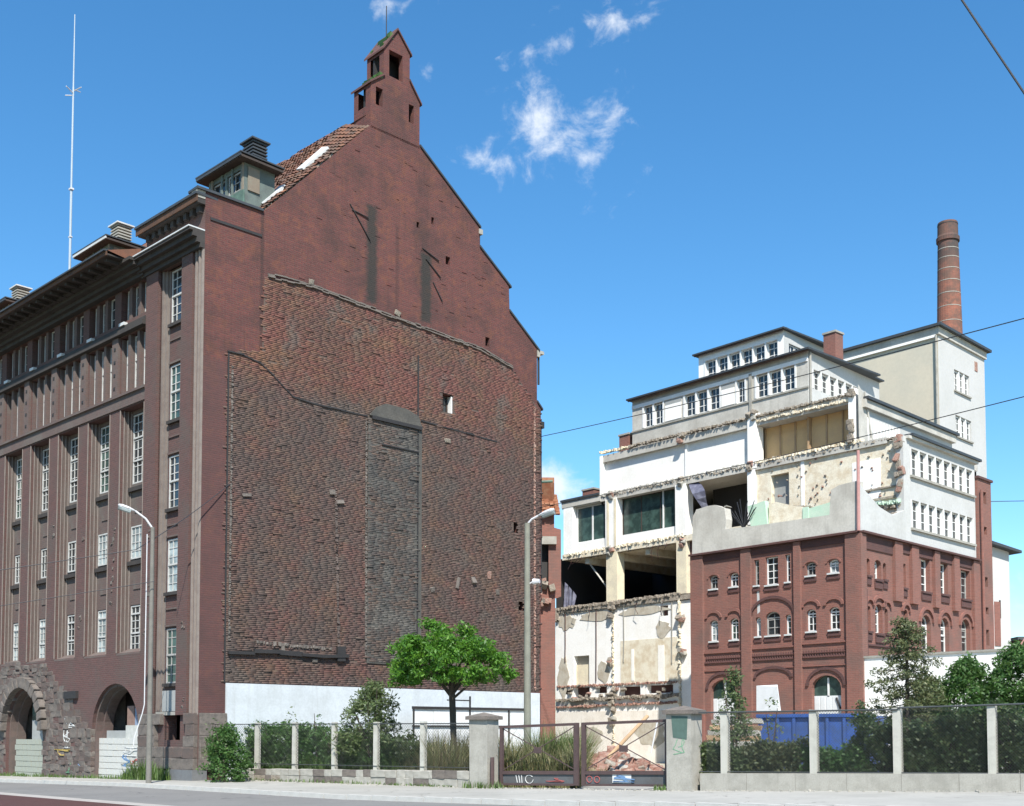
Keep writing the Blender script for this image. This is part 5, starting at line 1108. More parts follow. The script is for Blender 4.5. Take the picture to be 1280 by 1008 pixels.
b = MB(FTF); b.tube((.06, .12, 2), (.06, .12, 25.3), .07); b.build('downpipe', 'concrete', tw)
MB(FTS).box(5.1, 5.5, 0, .03, 24.3, 24.9).build('exposed_brick_patch', 'broken_red', tw)
# ------------------------------------------------------------------ round industrial chimney
ch = thing('factory_chimney', (30.7, 80, 0), 'tall round red brick factory chimney with iron bands behind the tower', 'chimney')
NS = 28; cb_ = MB(Frame(30.7, 80, 1, 0, 1)); 
prof = [(0, 1.35), (30, .84), (36.1, .69), (36.12, .78), (36.4, .79), (36.45, .73), (36.55, .70), (37.45, .68), (37.5, .66)]
for (za, ra), (zc, rc) in zip(prof[:-1], prof[1:]):
    for i in range(NS):
        a0, a1 = 2*math.pi*i/NS, 2*math.pi*(i+1)/NS
        cb_.face([(ra*math.cos(a0), ra*math.sin(a0), za), (ra*math.cos(a1), ra*math.sin(a1), za), (rc*math.cos(a1), rc*math.sin(a1), zc), (rc*math.cos(a0), rc*math.sin(a0), zc)])
t = NT('chimney_brick'); gsp = t.new('SeparateXYZ'); t.L.new(t.tc.outputs['Object'], gsp.inputs[0])
an = t.math('MULTIPLY', t.math('ARCTAN2', gsp.outputs[1], gsp.outputs[0]), .85); cv = t.new('CombineXYZ'); t.set(cv, 0, an); t.set(cv, 1, gsp.outputs[2])
bt = t.new('TexBrick'); t.L.new(cv.outputs[0], bt.inputs[0]); bt.inputs['Scale'].default_value = 1; bt.inputs['Brick Width'].default_value = .26; bt.inputs['Row Height'].default_value = .08; bt.inputs['Mortar Size'].default_value = .01
bt.inputs['Color1'].default_value = (.27, .085, .05, 1); bt.inputs['Color2'].default_value = (.19, .06, .04, 1); bt.inputs['Mortar'].default_value = (.19, .12, .085, 1)
cc = t.mix(t.math('MULTIPLY', t.ramp(gsp.outputs[2], 31.5, 36.2, 0, 1), t.ramp(t.noise(.9, 6, .7), .3, .6, .5, 1)), bt.outputs[0], (.045, .04, .038)); cc = t.mix(t.ramp(t.noise(.8, 6, .7, off=(4, 4, 4)), .48, .62, 0, .8), cc, (.10, .06, .045))
M['chimneybrick'] = t.fin(cc, .9, bt.outputs[1], .02, -.4)
cb_.build('shaft', 'chimneybrick', ch)
for z in (29.2, 30.3, 31.35, 32.3, 33.2, 34.05, 34.85, 35.5):
    r = np.interp(z, [0, 30, 36.1], [1.35, .84, .69])+.012; b = MB(Frame(30.7, 80, 1, 0, 1))
    for i in range(NS):
        a0, a1 = 2*math.pi*i/NS, 2*math.pi*(i+1)/NS
        b.face([(r*math.cos(a0), r*math.sin(a0), z), (r*math.cos(a1), r*math.sin(a1), z), (r*math.cos(a1), r*math.sin(a1), z+.05), (r*math.cos(a0), r*math.sin(a0), z+.05)])
    b.build('iron_band', 'concrete', ch)
MB(Frame(30.7, 80, 1, 0, 1)).tube((0, 0, 37.3), (0, 0, 37.35), .7, n=20).build('flue', 'tar', ch)
# ------------------------------------------------------------------ small buildings behind
ann = thing('annexe', (29.9, 70, 0), 'narrow white rendered annexe with lean-to roof and red door', 'building')
f = Frame(29.0, 70, .9, .43, -1)
b = MB(f); b.face([(-.6, 0, -.4), (1.65, 0, -.4), (1.65, 0, 12.75), (-.6, 0, 13.1)]); b.face([(1.65, 0, -.4), (1.9, -.8, -.4), (1.9, -.8, 12.6), (1.65, 0, 12.75)]); b.face([(1.9, -.8, -.4), (1.9, -6, -.4), (1.9, -6, 12.6), (1.9, -.8, 12.6)]); b.face([(-.6, -6, -.4), (1.9, -6, -.4), (1.9, -6, 12.6), (-.6, -6, 13)]); b.face([(-.6, 0, -.4), (-.6, -6, -.4), (-.6, -6, 13.1), (-.6, 0, 13.1)]); b.build('wall', 'tower_side', ann)
b = MB(f); b.prism([(-.8, 13.13), (2.2, 12.62), (2.2, 12.78), (-.8, 13.3)], -6.3, .5); b.build('roof', 'roofmetal', ann)
b = MB(f); b.mat('redtrim').box(.3, .78, 0, .04, 6.9, 9.6); b.mat('pinkpipe').box(-.02, .22, 0, .05, 6.9, 9.4); b.mat('tar').box(.72, .84, 0, .03, 8.6, 9.7); b.build('door', None, ann)
fr_ = thing('flat_roofed_shed', (33.5, 72, 0), 'low distant flat roofed building beyond the annexe', 'building')
f = Frame(31.6, 72, 1, -.06, -1); b = MB(f); b.box(0, 12, -8, 0, -.4, 7.4); b.build('wall', 'redbrick', fr_); b = MB(f); b.mat('roofmetal').box(-.2, 12.2, -8.2, .25, 7.402, 7.6); b.mat('white_plaster').box(-.1, 12, 0, .1, 6.4, 6.8); b.build('roof', None, fr_)
bar = thing('leaning_pole', (27.5, 66, 4), 'thin red barrier pole slanting up beside the narrow annexe', 'pole')
MB(WORLD).tube((29.05, 68, 5.6), (31.9, 67, 10.2), .055).build('pole', 'pinkpipe', bar)
# long white wall continuing the brick block frontage
ww = thing('white_boundary_wall', FF.pt(-4.5, 0, 0), 'bright white plastered wall running on from the brick block behind the shrubs', 'wall')
MB(FF).box(-11.5, -.15, -.3, 0, -.4, 4.86).build('wall', 'white_plaster', ww); MB(FF).box(-11.6, -.15, -.36, .06, 4.862, 4.95).build('coping', 'concrete', ww)
# red outbuilding glimpsed between the two big buildings
ob = thing('red_outbuilding', (.5, 60, 0), 'sliver of red brick outbuilding with orange tiled eaves in the gap', 'building')
f = Frame(-3.5, 59.6, 1, .04, -1)
b = MB(f); b.wall([(0, -.4), (5.75, -.4), (5.75, 8.6), (6.05, 8.7), (6.05, 12.2), (5.7, 12.3), (5.7, 13.0), (0, 13.0)], [rect(4.2, 4.75, 11.9, 12.7), rect(5.0, 5.4, 9.2, 11.7)], 0, .4); b.build('wall', 'redbrick', ob); MB(f).box(.2, 5.6, -.5, -.45, 5, 13).build('inner_wall', 'tar', ob)
b = MB(f)
for r_ in range(9):
    for q in range(24): 
        if random.random() < .9: b.rbox(q*.25, q*.25+.23, .35-r_*.25-.3, .35-r_*.25+.05, 12.95+r_*.16, 13.06+r_*.16, .02)
b.build('roof_tiles', 'orangeroof', ob, kind='stuff')
b = MB(f); b.face([(0, .3, 12.93), (6, .3, 12.93), (6, -2.2, 14.5), (0, -2.2, 14.5)]); b.build('roof', 'orangeroof', ob)
b = MB(f); b.mat('concrete').box(4.0, 5.8, 0, .25, 11.4, 11.8); b.mat('orangeroof').box(4.95, 5.8, -1.5, -1.2, 13.3, 15.2); b.mat('copper').tube((4.3, .3, 6), (4.3, .3, 11.5), .07); b.build('eaves_debris', None, ob)
MB(f).box(4.95, 5.8, -1.5, -1.2, 13.3, 14.9).build('roof_parapet', 'orangeroof', ob)
MB(f).tube((4.5, .3, 14.6), (5.6, .35, 14.65), .07).build('pipe_end', 'copper', ob); MB(f).box(3.9, 4.4, 0, .1, 2.3, 4.8).build('cream_panel', 'cream', ob)
for q in range(40): rock(f, random.uniform(4.1, 5.6), .15, random.uniform(8.2, 9.6), random.uniform(.15, .5), .4, random.uniform(.1, .4), ob, random.choice(('broken', 'broken_red', 'stone')), 'broken_masonry', .5)
for q in range(24): rock(f, random.uniform(3.7, 4.5), .15, random.uniform(0, 3.2), random.uniform(.2, .5), .4, random.uniform(.1, .4), ob, random.choice(('broken_red', 'stone')), 'broken_masonry', .5)
# hoarding against the gable
hd = thing('hoarding', FG.pt(11.8, 1.5, 0), 'white sheet hoarding with dark rails standing before the gable base', 'hoarding')
for i in range(6): MB(FG).box(8.45+i*1.06, 9.48+i*1.06, 1.4, 1.44, .1, 2.62).build('panel', 'hoarding', hd)
b = MB(FG); b.box(8.4, 14.8, 1.44, 1.5, 2.6, 2.7); b.box(8.4, 14.8, 1.44, 1.5, 1.9, 1.96)
for t in (8.45, 10.6, 11.4, 13.6): b.box(t, t+.05, 1.44, 1.5, .1, 3.15 if t > 11 and t < 12 else 2.6)
b.box(10.2, 11.4, 1.44, 1.48, 2.95, 3.0); b.build('rail', 'tar', hd)

# ------------------------------------------------------------------ street fence, gate and pillars
FX = Frame(-.8376, 34.7, .8010, -.5987, -1)
def gF(t): p = FX.pt(t, 0, 0); return gz(p.x, p.y)
def plinth(name, ta, tb, top0, top1, mat, label, cat='wall'):
    t = thing(name, FX.pt((ta+tb)/2, 0, gF((ta+tb)/2)), label, cat); n = max(1, int((tb-ta)/1.3))
    for i in range(n):
        a, c = ta+(tb-ta)*i/n, ta+(tb-ta)*(i+1)/n; z0, z1 = gF(a), gF(c); h0 = top0+(top1-top0)*i/n; h1 = top0+(top1-top0)*(i+1)/n
        if mat == 'stone':
            k = 0
            x = a
            while x < c-.05:
                w = min(random.uniform(.3, .65), c-x); zz = gF(x)
                for q in range(2): hh = (h0-zz)/2+.02; rock(FX, x+w/2, random.uniform(-.03, .0), zz+hh*(q+.5), w*1.0, .4, hh*1.0, t, random.choice(('concrete', 'concrete', 'concrete', 'broken', 'stone')), 'stone_block', .02)
                x += w
        b = MB(FX); g = .004; b.face([(a+g, .16, z0-.2), (c-g, .16, z1-.2), (c-g, .16, h1), (a+g, .16, h0)]); b.face([(a+g, .16, h0), (c-g, .16, h1), (c-g, -.16, h1), (a+g, -.16, h0)]); b.face([(a+g, -.16, z0-.2), (c-g, -.16, z1-.2), (c-g, -.16, h1), (a+g, -.16, h0)]); b.face([(a+g, -.16, z0-.2), (a+g, .16, z0-.2), (a+g, .16, h0), (a+g, -.16, h0)]); b.face([(c-g, -.16, z1-.2), (c-g, .16, z1-.2), (c-g, .16, h1), (c-g, -.16, h1)])
        b.build('plinth_length', 'concrete', t)
    return t
plinth('fence_plinth', -10.65, -.42, .37, .50, 'stone', 'low rubble stone plinth wall under the hedge side fence')
plinth('fence_plinth', 7.26, 19, .62, .86, 'smooth', 'smooth grey concrete plinth wall under the dark mesh fence')
def mesh_wire(ta, tb, z0f, z1f, parent, sp=.085):
    b = MB(FX); 
    n = int((tb-ta+2)/sp); 
    for i in range(n):
        for sgn in (1, -1):
            x0 = ta-1.9+i*sp; 
            H_ = z1f-z0f; xa, xb = (x0, x0+H_) if sgn > 0 else (x0+H_, x0)
            za, zb = z0f, z1f
            # clip
            pts = []
            for (x, z) in ((xa, za), (xb, zb)): pts.append([x, z])
            dx = pts[1][0]-pts[0][0]; dz = pts[1][1]-pts[0][1]
            f0, f1 = 0, 1
            for lim in (ta, tb):
                f = (lim-pts[0][0])/dx
                if (lim == ta) == (dx > 0): f0 = max(f0, f)
                else: f1 = min(f1, f)
            if f1-f0 < .02: continue
            p = (pts[0][0]+dx*f0, pts[0][1]+dz*f0); q = (pts[0][0]+dx*f1, pts[0][1]+dz*f1)
            b.tube((p[0], 0, p[1]), (q[0], 0, q[1]), .0035, n=3, caps=False)
    return b.build('wire_mesh', 'wire', parent, kind='stuff')
lf = thing('wire_fence', FX.pt(-6, 0, gF(-6)), 'wire fence standing on the rubble plinth before the hedge', 'fence')
LP_ = [-12.2, -10.1, -8.2, -6.3, -4.4, -2.4]
for i in range(len(LP_)):
    a = LP_[i]; c = LP_[i+1] if i < len(LP_)-1 else -.45
    mesh_wire(a+.06, c-.06, .5, 1.98, lf, .1)
for a in LP_:
    t = MB(FX).rbox(a-.07, a+.07, -.09, .05, gF(a)-.1, 2.0, .004) 
    b = MB(FX); b.rbox(a-.075, a+.075, -.09, .06, gF(a)-.1, 2.02, .006); b.build('post', 'post_concrete', lf)
b = MB(FX); b.tube((-12.3, .07, 1.97), (-.4, .07, 1.95), .016); b.tube((-12.3, .07, .58), (-.4, .07, .62), .012); b.build('rail', 'wire', lf)
rf = thing('wire_fence', FX.pt(12, 0, gF(12)), 'dark wire mesh fence on the smooth concrete plinth before the ivy', 'fence')
RPs = [7.9, 10.3, 12.36, 14.48, 16.6, 18.7]; 
for i, a in enumerate(RPs):
    b = MB(FX); b.rbox(a-.09, a+.09, -.11, .07, .4, 2.22+.022*i, .006); b.build('post', 'post_concrete', rf)
for i in range(-1, len(RPs)-1):
    a = 7.3 if i < 0 else RPs[i]; c = RPs[i+1]; mesh_wire(a+.07, c-.07, .66+.025*max(i, 0), 2.2+.02*max(i, 0), rf, .07)
b = MB(FX); b.tube((7.2, .09, 2.20), (12.4, .09, 2.22), .02); b.tube((12.4, .09, 2.26), (18.8, .09, 2.38), .022); b.tube((7.2, .05, .66), (18.8, .05, .84), .015); b.build('rail', 'wire', rf)
def pillar(tc, w, z1, label):
    g = gF(tc); p = thing('gate_pillar', FX.pt(tc, 0, g), label, 'pillar', 'concrete gate pillars')
    b = MB(FX); b.rbox(tc-w/2, tc+w/2, -.3, .28, g-.2, z1-.16, .012); b.build('shaft', 'concrete', p)
    b = MB(FX); b.box(tc-w/2-.09, tc+w/2+.09, -.38, .37, z1-.16, z1-.06); 
    for s in ((-1, -1), (1, -1), (1, 1), (-1, 1)): pass
    a, c, o0, o1 = tc-w/2-.09, tc+w/2+.09, -.38, .37; ap = (tc, 0, z1+.06)
    for q in (((a, o0), (c, o0)), ((c, o0), (c, o1)), ((c, o1), (a, o1)), ((a, o1), (a, o0))): b.face([(q[0][0], q[0][1], z1-.06), (q[1][0], q[1][1], z1-.06), ap])
    b.build('cap', 'stone', p); return p
p1 = pillar(.0, .66, 2.22, 'plain weathered gate pillar with rusty hinge post beside the dry grass')
p2 = pillar(6.72, .74, 2.33, 'gate pillar with dark green stain beside the smooth plinth')
MB(FX).tube((.47, .2, gF(.4)-.05), (.47, .2, .95), .06).build('hinge_post', 'gate', p1)
strokes(FX, 'paint_stain', 'graffiti_green', [wob(6.5, 1.3, .4, .2, 6, 0)], .285, .012, p2)
MB(FX).prism([(6.55, 1.55), (6.95, 1.5), (6.98, 2.1), (6.5, 2.12)], .28, .295).build('dark_patch', plain('dark_green_stain', (.07, .12, .10), None, .5, 5, .8), p2)
gt = thing('iron_gate', FX.pt(3.4, 0, .1), 'rusty double leaf iron gate with cross bracing and graffiti sheet', 'gate')
zt = lambda t: 1.84+.028*(t-.6); zb = lambda t: .50+.02*(t-.6); zf = lambda t: .14+.02*(t-.6)
b = MB(FX)
def bar2(p, q, w, o0=-.03, o1=.03):
    dx, dz = q[0]-p[0], q[1]-p[1]; L_ = math.hypot(dx, dz); nx, nz = -dz/L_*w/2, dx/L_*w/2
    b.prism([(p[0]+nx, p[1]+nz), (q[0]+nx, q[1]+nz), (q[0]-nx, q[1]-nz), (p[0]-nx, p[1]-nz)], o0, o1)
for (ta, tb, nm) in ((.62, 3.38, 0), (3.5, 6.26, 1)):
    b = MB(FX)
    bar2((ta, zt(ta)), (tb, zt(tb)), .075, -.04, .04); bar2((ta, zb(ta)), (tb, zb(tb)), .10, -.04, .04); bar2((ta, zf(ta)+.02), (tb, zf(tb)+.02), .06, -.038, .038); b.box(ta, ta+.10 if not nm else ta+.12, -.045, .045, zf(ta), zt(ta)+.03); b.box(tb-.1 if nm else tb-.14, tb, -.046, .046, zf(tb), zt(tb)+.03)
    lf_ = b.build('leaf_frame', 'gate', gt)
    b = MB(FX); bar2((ta+.08, zt(ta)-.05), (tb-.08, zb(tb)+.06), .024, -.012, .01); bar2((ta+.08, zb(ta)+.06), (tb-.08, zt(tb)-.05), .024, .012, .03); b.build('cross_brace', 'gate', lf_)
    c = (ta+tb)/2; b = MB(FX); b.box(c-.13, c+.13, .03, .06, 1.08+.07*nm, 1.26+.07*nm); b.build('centre_plate', 'gate', lf_)
    b = MB(FX); b.face([(ta+.1, .0, zf(ta)+.04), (tb-.1, .0, zf(tb)+.04), (tb-.1, 0, zb(tb)), (ta+.1, 0, zb(ta))]); b.build('sheet_panel', 'gatepanel', gt)
for pts_ in ([(1.2, .44), (1.25, .22)], [(1.3, .45), (1.34, .22)], [(1.4, .45), (1.42, .22)], [(1.68+.14*math.cos(a), .33+.12*math.sin(a)) for a in np.linspace(.6, 6.2, 11)]): strokes(FX, 'graffiti', 'graffiti_white', [pts_], .013, .011, gt)
strokes(FX, 'graffiti', 'graffiti_red', [wob(2.2, .33, .8, .05, 7, 0)], .013, .009, gt)
for cx_ in (3.75, 4.0): strokes(FX, 'graffiti', 'graffiti_red', [[(cx_+.09*math.cos(a), .38+.09*math.sin(a)) for a in np.linspace(0, 6.2, 9)]], .013, .012, gt)
MB(FX).box(4.5, 5.1, .008, .014, .30, .54).build('pasted_poster', 'graffiti_white', gt); strokes(FX, 'graffiti', 'graffiti_blue', [wob(4.35, .42, 1.0, .08, 8, 0)], .02, .022, gt)

# ------------------------------------------------------------------ lamps and cables
def lamp(name, base, h, head_dir, label, z0, m_='lamppole', arm=1.25, rise=.7, r=.12):
    t = thing(name, (base[0], base[1], z0), label, 'street lamp', 'street lamps')
    f = Frame(base[0], base[1], *head_dir, 1)
    MB(f).tube((0, 0, z0-.2), (0, 0, h), r, r*.68, 12).build('pole', m_, t)
    pts = [(0, 0, h-.05), (arm*.3, 0, h+rise*.45), (arm*.75, 0, h+rise*.85)]
    MB(f).path(pts, .035, 8).build('arm', 'lampgrey', t)
    a = pts[-1]; b = MB(f); n = 10; prof = [(0, .04), (.1, .08), (.25, .12), (.45, .12), (.56, .07), (.58, .01)]; d = Vector((1, 0, .32)).normalized()
    for (x0, r0), (x1, r1) in zip(prof[:-1], prof[1:]):
        A_ = Vector(a)+d*x0; B_ = Vector(a)+d*x1; s = len(b.v)
        for c, rr in ((A_, r0), (B_, r1)):
            for i in range(n): an_ = 2*math.pi*i/n; b.v.append((c.x-.3*rr*.55*math.sin(an_), c.y+rr*math.cos(an_), c.z+rr*.55*math.sin(an_)))
        for i in range(n): b.f.append((s+i, s+(i+1) % n, s+n+(i+1) % n, s+n+i)); b.mi.append(0)
    b.build('lamp_head', 'lampgrey', t)
    A_ = Vector(a)+d*.36; b = MB(f); b.tube((A_.x-.2, 0, A_.z-.12), (A_.x+.2, 0, A_.z+.0), .09, .10, 8); b.build('lens', 'paleglass', t); return t, f
lamp('street_lamp', (-12.05, 38.6), 8.55, (-.93, -.36), 'stained concrete street lamp in front of the warehouse facade', gz(-12.05, 38.6), m_='lamppole_dark', arm=.75, rise=.6, r=.095)
L2, f2 = lamp('street_lamp', (.49, 37.0), 8.4, (.93, -.36), 'concrete street lamp rising behind the gate before the gable edge', gz(.49, 37), arm=.5, rise=.25, r=.125)
b = MB(f2); b.tube((0, 0, 6.4), (.3, 0, 6.55), .025); b.tube((.2, 0, 6.5), (.42, 0, 6.5), .1, .07); b.build('small_lamp', 'lampgrey', L2)
cn = thing('white_conduit', (-12.4, 38.45, 0), 'thin white pipe strapped to the facade lamp post bending near the ground', 'pipe')
MB(WORLD).path([(-12.2, 38.5, 8.3), (-12.2, 38.5, 2.6), (-12.26, 38.48, 2.3), (-12.5, 38.45, 1.5), (-12.52, 38.45, 1.25)], .018, 6).build('pipe', 'lampgrey', cn)
def cable(a, c, sag, r, label):
    n = 24; pts = [tuple(Vector(a).lerp(Vector(c), i/n)-Vector((0, 0, sag*4*(i/n)*(1-i/n)))) for i in range(n+1)]
    o = MB(WORLD).path(pts, r, 5).build('overhead_cable', 'cable'); tag(o, label, 'cable', 'overhead cables')
cable(FG.pt(16.95, .05, 15.15), (20, 20, 12.0), .25, .016, 'black cable from the gable edge crossing the upper factory storeys and tower')
cable(FG.pt(16.95, .05, 11.9), (20, 20, 10.5), .3, .014, 'lower black cable from the gable edge across the gutted storeys')
cable((5.9, 20, 18.1), (11.2, 20, 9.65), .02, .02, 'short stretch of black cable high in open sky beyond the chimney')
cable((25.5, 62, 14.1), (60, 45, 11.8), .1, .02, 'thin cable leaving from beside the stair pier')
cable((-30, 33, 4.3), (-12.5, 38.3, 7.75), .1, .014, 'cable before the warehouse facade rising to the lamp post top')
cable((-12.5, 38.3, 7.75), FG.pt(1.1, .03, 10.6), .1, .014, 'short cable between the facade lamp post and the gable corner')
cable((-30, 30, 2.6), (-11.9, 38.4, 6.7), .1, .012, 'lower cable before the warehouse facade passing under the lamp head')

# ------------------------------------------------------------------ yard things
sk = thing('skip_container', (10.4, 40, 0), 'blue steel container half hidden behind the mesh fence', 'container')
f = Frame(8.75, 41.2, .8010, -.5987, -1)
b = MB(f); b.wall(rect(0, 3.9, .25, 2.25), [], 0, .05); b.box(0, 3.9, -2, -1.95, .25, 2.25); b.box(-.02, .05, -2, 0, .25, 2.25); b.box(3.86, 3.92, -2, 0, .25, 2.25); b.box(0, 3.9, -2, 0, .15, .25); b.build('body', 'blue', sk)
for i in range(7): MB(f).box(.1+i*.6, .2+i*.6, 0, .08, .25, 2.2).build('rib', 'blue', sk)
MB(f).box(-.05, 3.95, -.05, .1, 2.2, 2.32).build('rim', 'blue', sk)
def heap(name, cx, cy, r, h, n, mats, label, cat):
    t = thing(name, (cx, cy, gz(cx, cy)), label, cat); V = []; 
    b = MB(WORLD)
    for i in range(n):
        a = random.uniform(0, 6.28); q = random.random()**.6; x, y = cx+r*q*math.cos(a), cy+r*q*math.sin(a)*.6; z = gz(x, y)+h*(1-q)*random.uniform(.3, 1); s = random.uniform(.08, .22)
        if i < 60: rock(WORLD, x, y, z+.05, s*2, s*2, s*1.3, t, random.choice(mats), 'rubble_piece', .8)
        else: b.rbox(x-s, x+s, y-s, y+s, z-.1, z+s, s*.4)
    b.build('fine_rubble', mats[0], t, kind='stuff')
heap('rubble_heap', 3.9, 45, 2.2, 1.0, 320, ('broken_red', 'broken', 'concrete'), 'heap of pinkish brick rubble seen through the gate', 'rubble')
heap('rubble_heap', 8.0, 44, 2.2, 1.9, 360, ('concrete', 'broken', 'stone2'), 'grey demolition debris heap behind the stained gate pillar', 'rubble')
bd = thing('white_board', (10.2, 47, 2.6), 'crumpled white board propped on the debris by the brick wall', 'board')
MB(Frame(9.9, 47, .8, -.6, -1)).rbox(0, 1.0, 0, .06, 2.5, 3.5, .08).build('sheet', 'hoarding', bd)
tp = thing('timber_beams', (7.4, 40, 1.4), 'old timber beams stacked at a slant behind the stained gate pillar', 'timber')
for i in range(5): MB(Frame(6.9, 40, .8, -.6, -1)).rbox(-.2, 1.7, -.1*i, -.1*i+.12, 1.2+.19*i, 1.36+.19*i, .04).build('beam', 'tanframe' if i % 2 else 'concrete', tp)
st = thing('steel_trestle', (4.9, 44, .3), 'slanting timber prop and thin steel legs seen through the gate', 'prop')
b = MB(WORLD); b.tube((3.55, 43, .75), (5.1, 43.6, 2.3), .07); b.build('prop', 'tanframe', st); b = MB(WORLD); b.tube((5.45, 43.5, 2.1), (5.2, 43.5, .9), .03); b.tube((5.95, 43.5, 2.1), (5.9, 43.5, .9), .03); b.build('leg', 'lampgrey', st)

# ------------------------------------------------------------------ vegetation
def trunk(pts, rs, parent, name='trunk', mat='bark'): return MB(WORLD).path(pts, rs, 8).build(name, mat, parent)
# round robinia
rt = thing('round_tree', (-1.93, 37.5, gz(-1.93, 37.5)), 'small round headed bright green tree before the gable wall', 'tree')
trunk([(-1.86, 37.5, -.1), (-1.88, 37.5, 1.4), (-1.93, 37.5, 2.7), (-1.95, 37.5, 3.2)], [.115, .10, .105, .10], rt)
b = MB(WORLD)
for i in range(16):
    a = i*2.4; L_ = random.uniform(.9, 1.5); b.path([(-1.94, 37.5, 2.75+.04*i), (-1.94+.45*L_*math.cos(a), 37.5+.45*L_*math.sin(a), 3.3+.05*i), (-1.94+L_*math.cos(a), 37.5+L_*math.sin(a), 3.6+.07*i)], [.05, .035, .015], 5)
b.build('limb', 'bark', rt)
cl = []
for i in range(270):
    u = rng.normal(size=3); u /= np.linalg.norm(u); 
    if u[2] < -.5: u[2] *= -.6
    q = .62+.38*random.random()**.5; lob = 1+.30*noise.noise(Vector((u[0]*2.6, u[1]*2.6, u[2]*2.6)))
    z = 3.72+u[2]*(1.42 if u[2] > 0 else .95)*q*lob; cl.append((-1.97+u[0]*1.83*q*lob, 37.5+u[1]*1.75*q*lob, z, random.uniform(.1, .36)))
foliage('crown', cl, 1150, .16, .06, 'leaf_bright', rt, droop=.55, flat=.7)
def shrub(name, label, cat, x, y, h, rx, mat, n=60, per=700, L_=.12, W_=.055, z0=None, stems=5, droop=.1, base=.15, group=None, ry=None, rr=(.15, .32), boxy=0):
    g = gz(x, y) if z0 is None else z0; t = thing(name, (x, y, g), label, cat, group); b = MB(WORLD); cl = []
    for i in range(stems):
        a = random.uniform(0, 6.28); e = (x+rx*.6*math.cos(a), y+(ry or rx)*.6*math.sin(a), g+h*random.uniform(.55, .9)); b.path([(x+random.uniform(-.1, .1), y, g-.05), ((x*1.4+e[0]*.6)/2, (y*1.4+e[1]*.6)/2, g+h*.4), e], [.035, .025, .01], 5)
    b.build('stem', 'bark', t)
    ux, uy = (FX.M.to_3x3() @ Vector((1, 0, 0))).xy if boxy else (1, 0)
    for i in range(n):
        f = base+(1-base)*random.random(); a = random.uniform(0, 6.28); q = random.random()**.5
        w = 1 if boxy else math.sin(math.pi*min(1, .28+f*.72))**.6
        lob = 1+.55*noise.noise(Vector((math.cos(a)*1.3+x, math.sin(a)*1.3+y, f*2.6)))
        if boxy:
            dx, dy = random.uniform(-rx, rx), random.uniform(-ry, ry); f = f*(.86+.28*noise.noise(Vector(((x+dx)*1.6, y, 2))))
            cl.append((x+dx*ux-dy*uy, y+dx*uy+dy*ux, g+h*f*.95, random.uniform(*rr)*.8))
        else: cl.append((x+rx*w*q*lob*math.cos(a), y+(ry or rx)*w*q*lob*math.sin(a), g+h*f*.93*(.9+.1*lob), random.uniform(*rr)*random.choice((.6, 1, 1))))
    foliage('foliage', cl, per, L_, W_, mat, t, droop=droop); return t
shrub('willow_shrub', 'loose pale olive shrub between hedge and round tree', 'shrub', -4.62, 38.5, 3.45, 1.2, 'leaf_olive', 150, 650, .17, .05, stems=9, droop=.2, rr=(.16, .34), base=.3)
shrub('corner_bush', 'bright green bush at the warehouse corner by the fence end', 'bush', -9.75, 39.5, 2.0, .72, 'leaf_mid', 130, 900, .11, .06, stems=4, base=.0)
shrub('corner_bush', 'thin dry looking shrub above the corner stonework', 'bush', -10.25, 40.0, 2.35, .55, 'leaf_olive', 16, 300, .12, .05, stems=5)
for i, (t, h, w, m_, lb) in enumerate(((-11.4, 2.2, .9, 'leaf_mid', 'dense hedge shrub squeezed against the warehouse corner bush'), (-10.2, 2.2, 1.1, 'leaf_mid', 'dark hedge shrub nearest the warehouse behind the wire fence'), (-8.6, 2.15, 1.15, 'leaf_mid', 'glossy hedge shrub second from the warehouse behind the fence'), (-7.0, 2.1, 1.15, 'leaf_mid', 'dark hedge shrub third from the warehouse behind the fence'), (-5.5, 1.95, 1.1, 'leaf_mid', 'leafy hedge shrub below the pale olive shrub'), (-4.0, 1.7, 1.05, 'leaf_dark', 'low dark shrub where the hedge meets the dry grass'))):
    p = FX.pt(t, -.9, 0); shrub('hedge_shrub', lb, 'shrub', p.x, p.y, h, w*.85, m_, 260, 1200, .11, .06, ry=.45, base=.0, boxy=1, group='hedge shrubs behind the wire fence')
p = FX.pt(-9.0, -.6, 0); shrub('thin_sapling', 'spindly sapling sticking up above the hedge nearest the warehouse', 'sapling', p.x, p.y, 2.7, .3, 'leaf_olive', 10, 220, .12, .05, stems=3)
p = FX.pt(-7.7, -.6, 0); shrub('thin_sapling', 'taller twiggy sapling at the second hedge post', 'sapling', p.x, p.y, 2.75, .22, 'leaf_mid', 9, 220, .12, .05, stems=3)
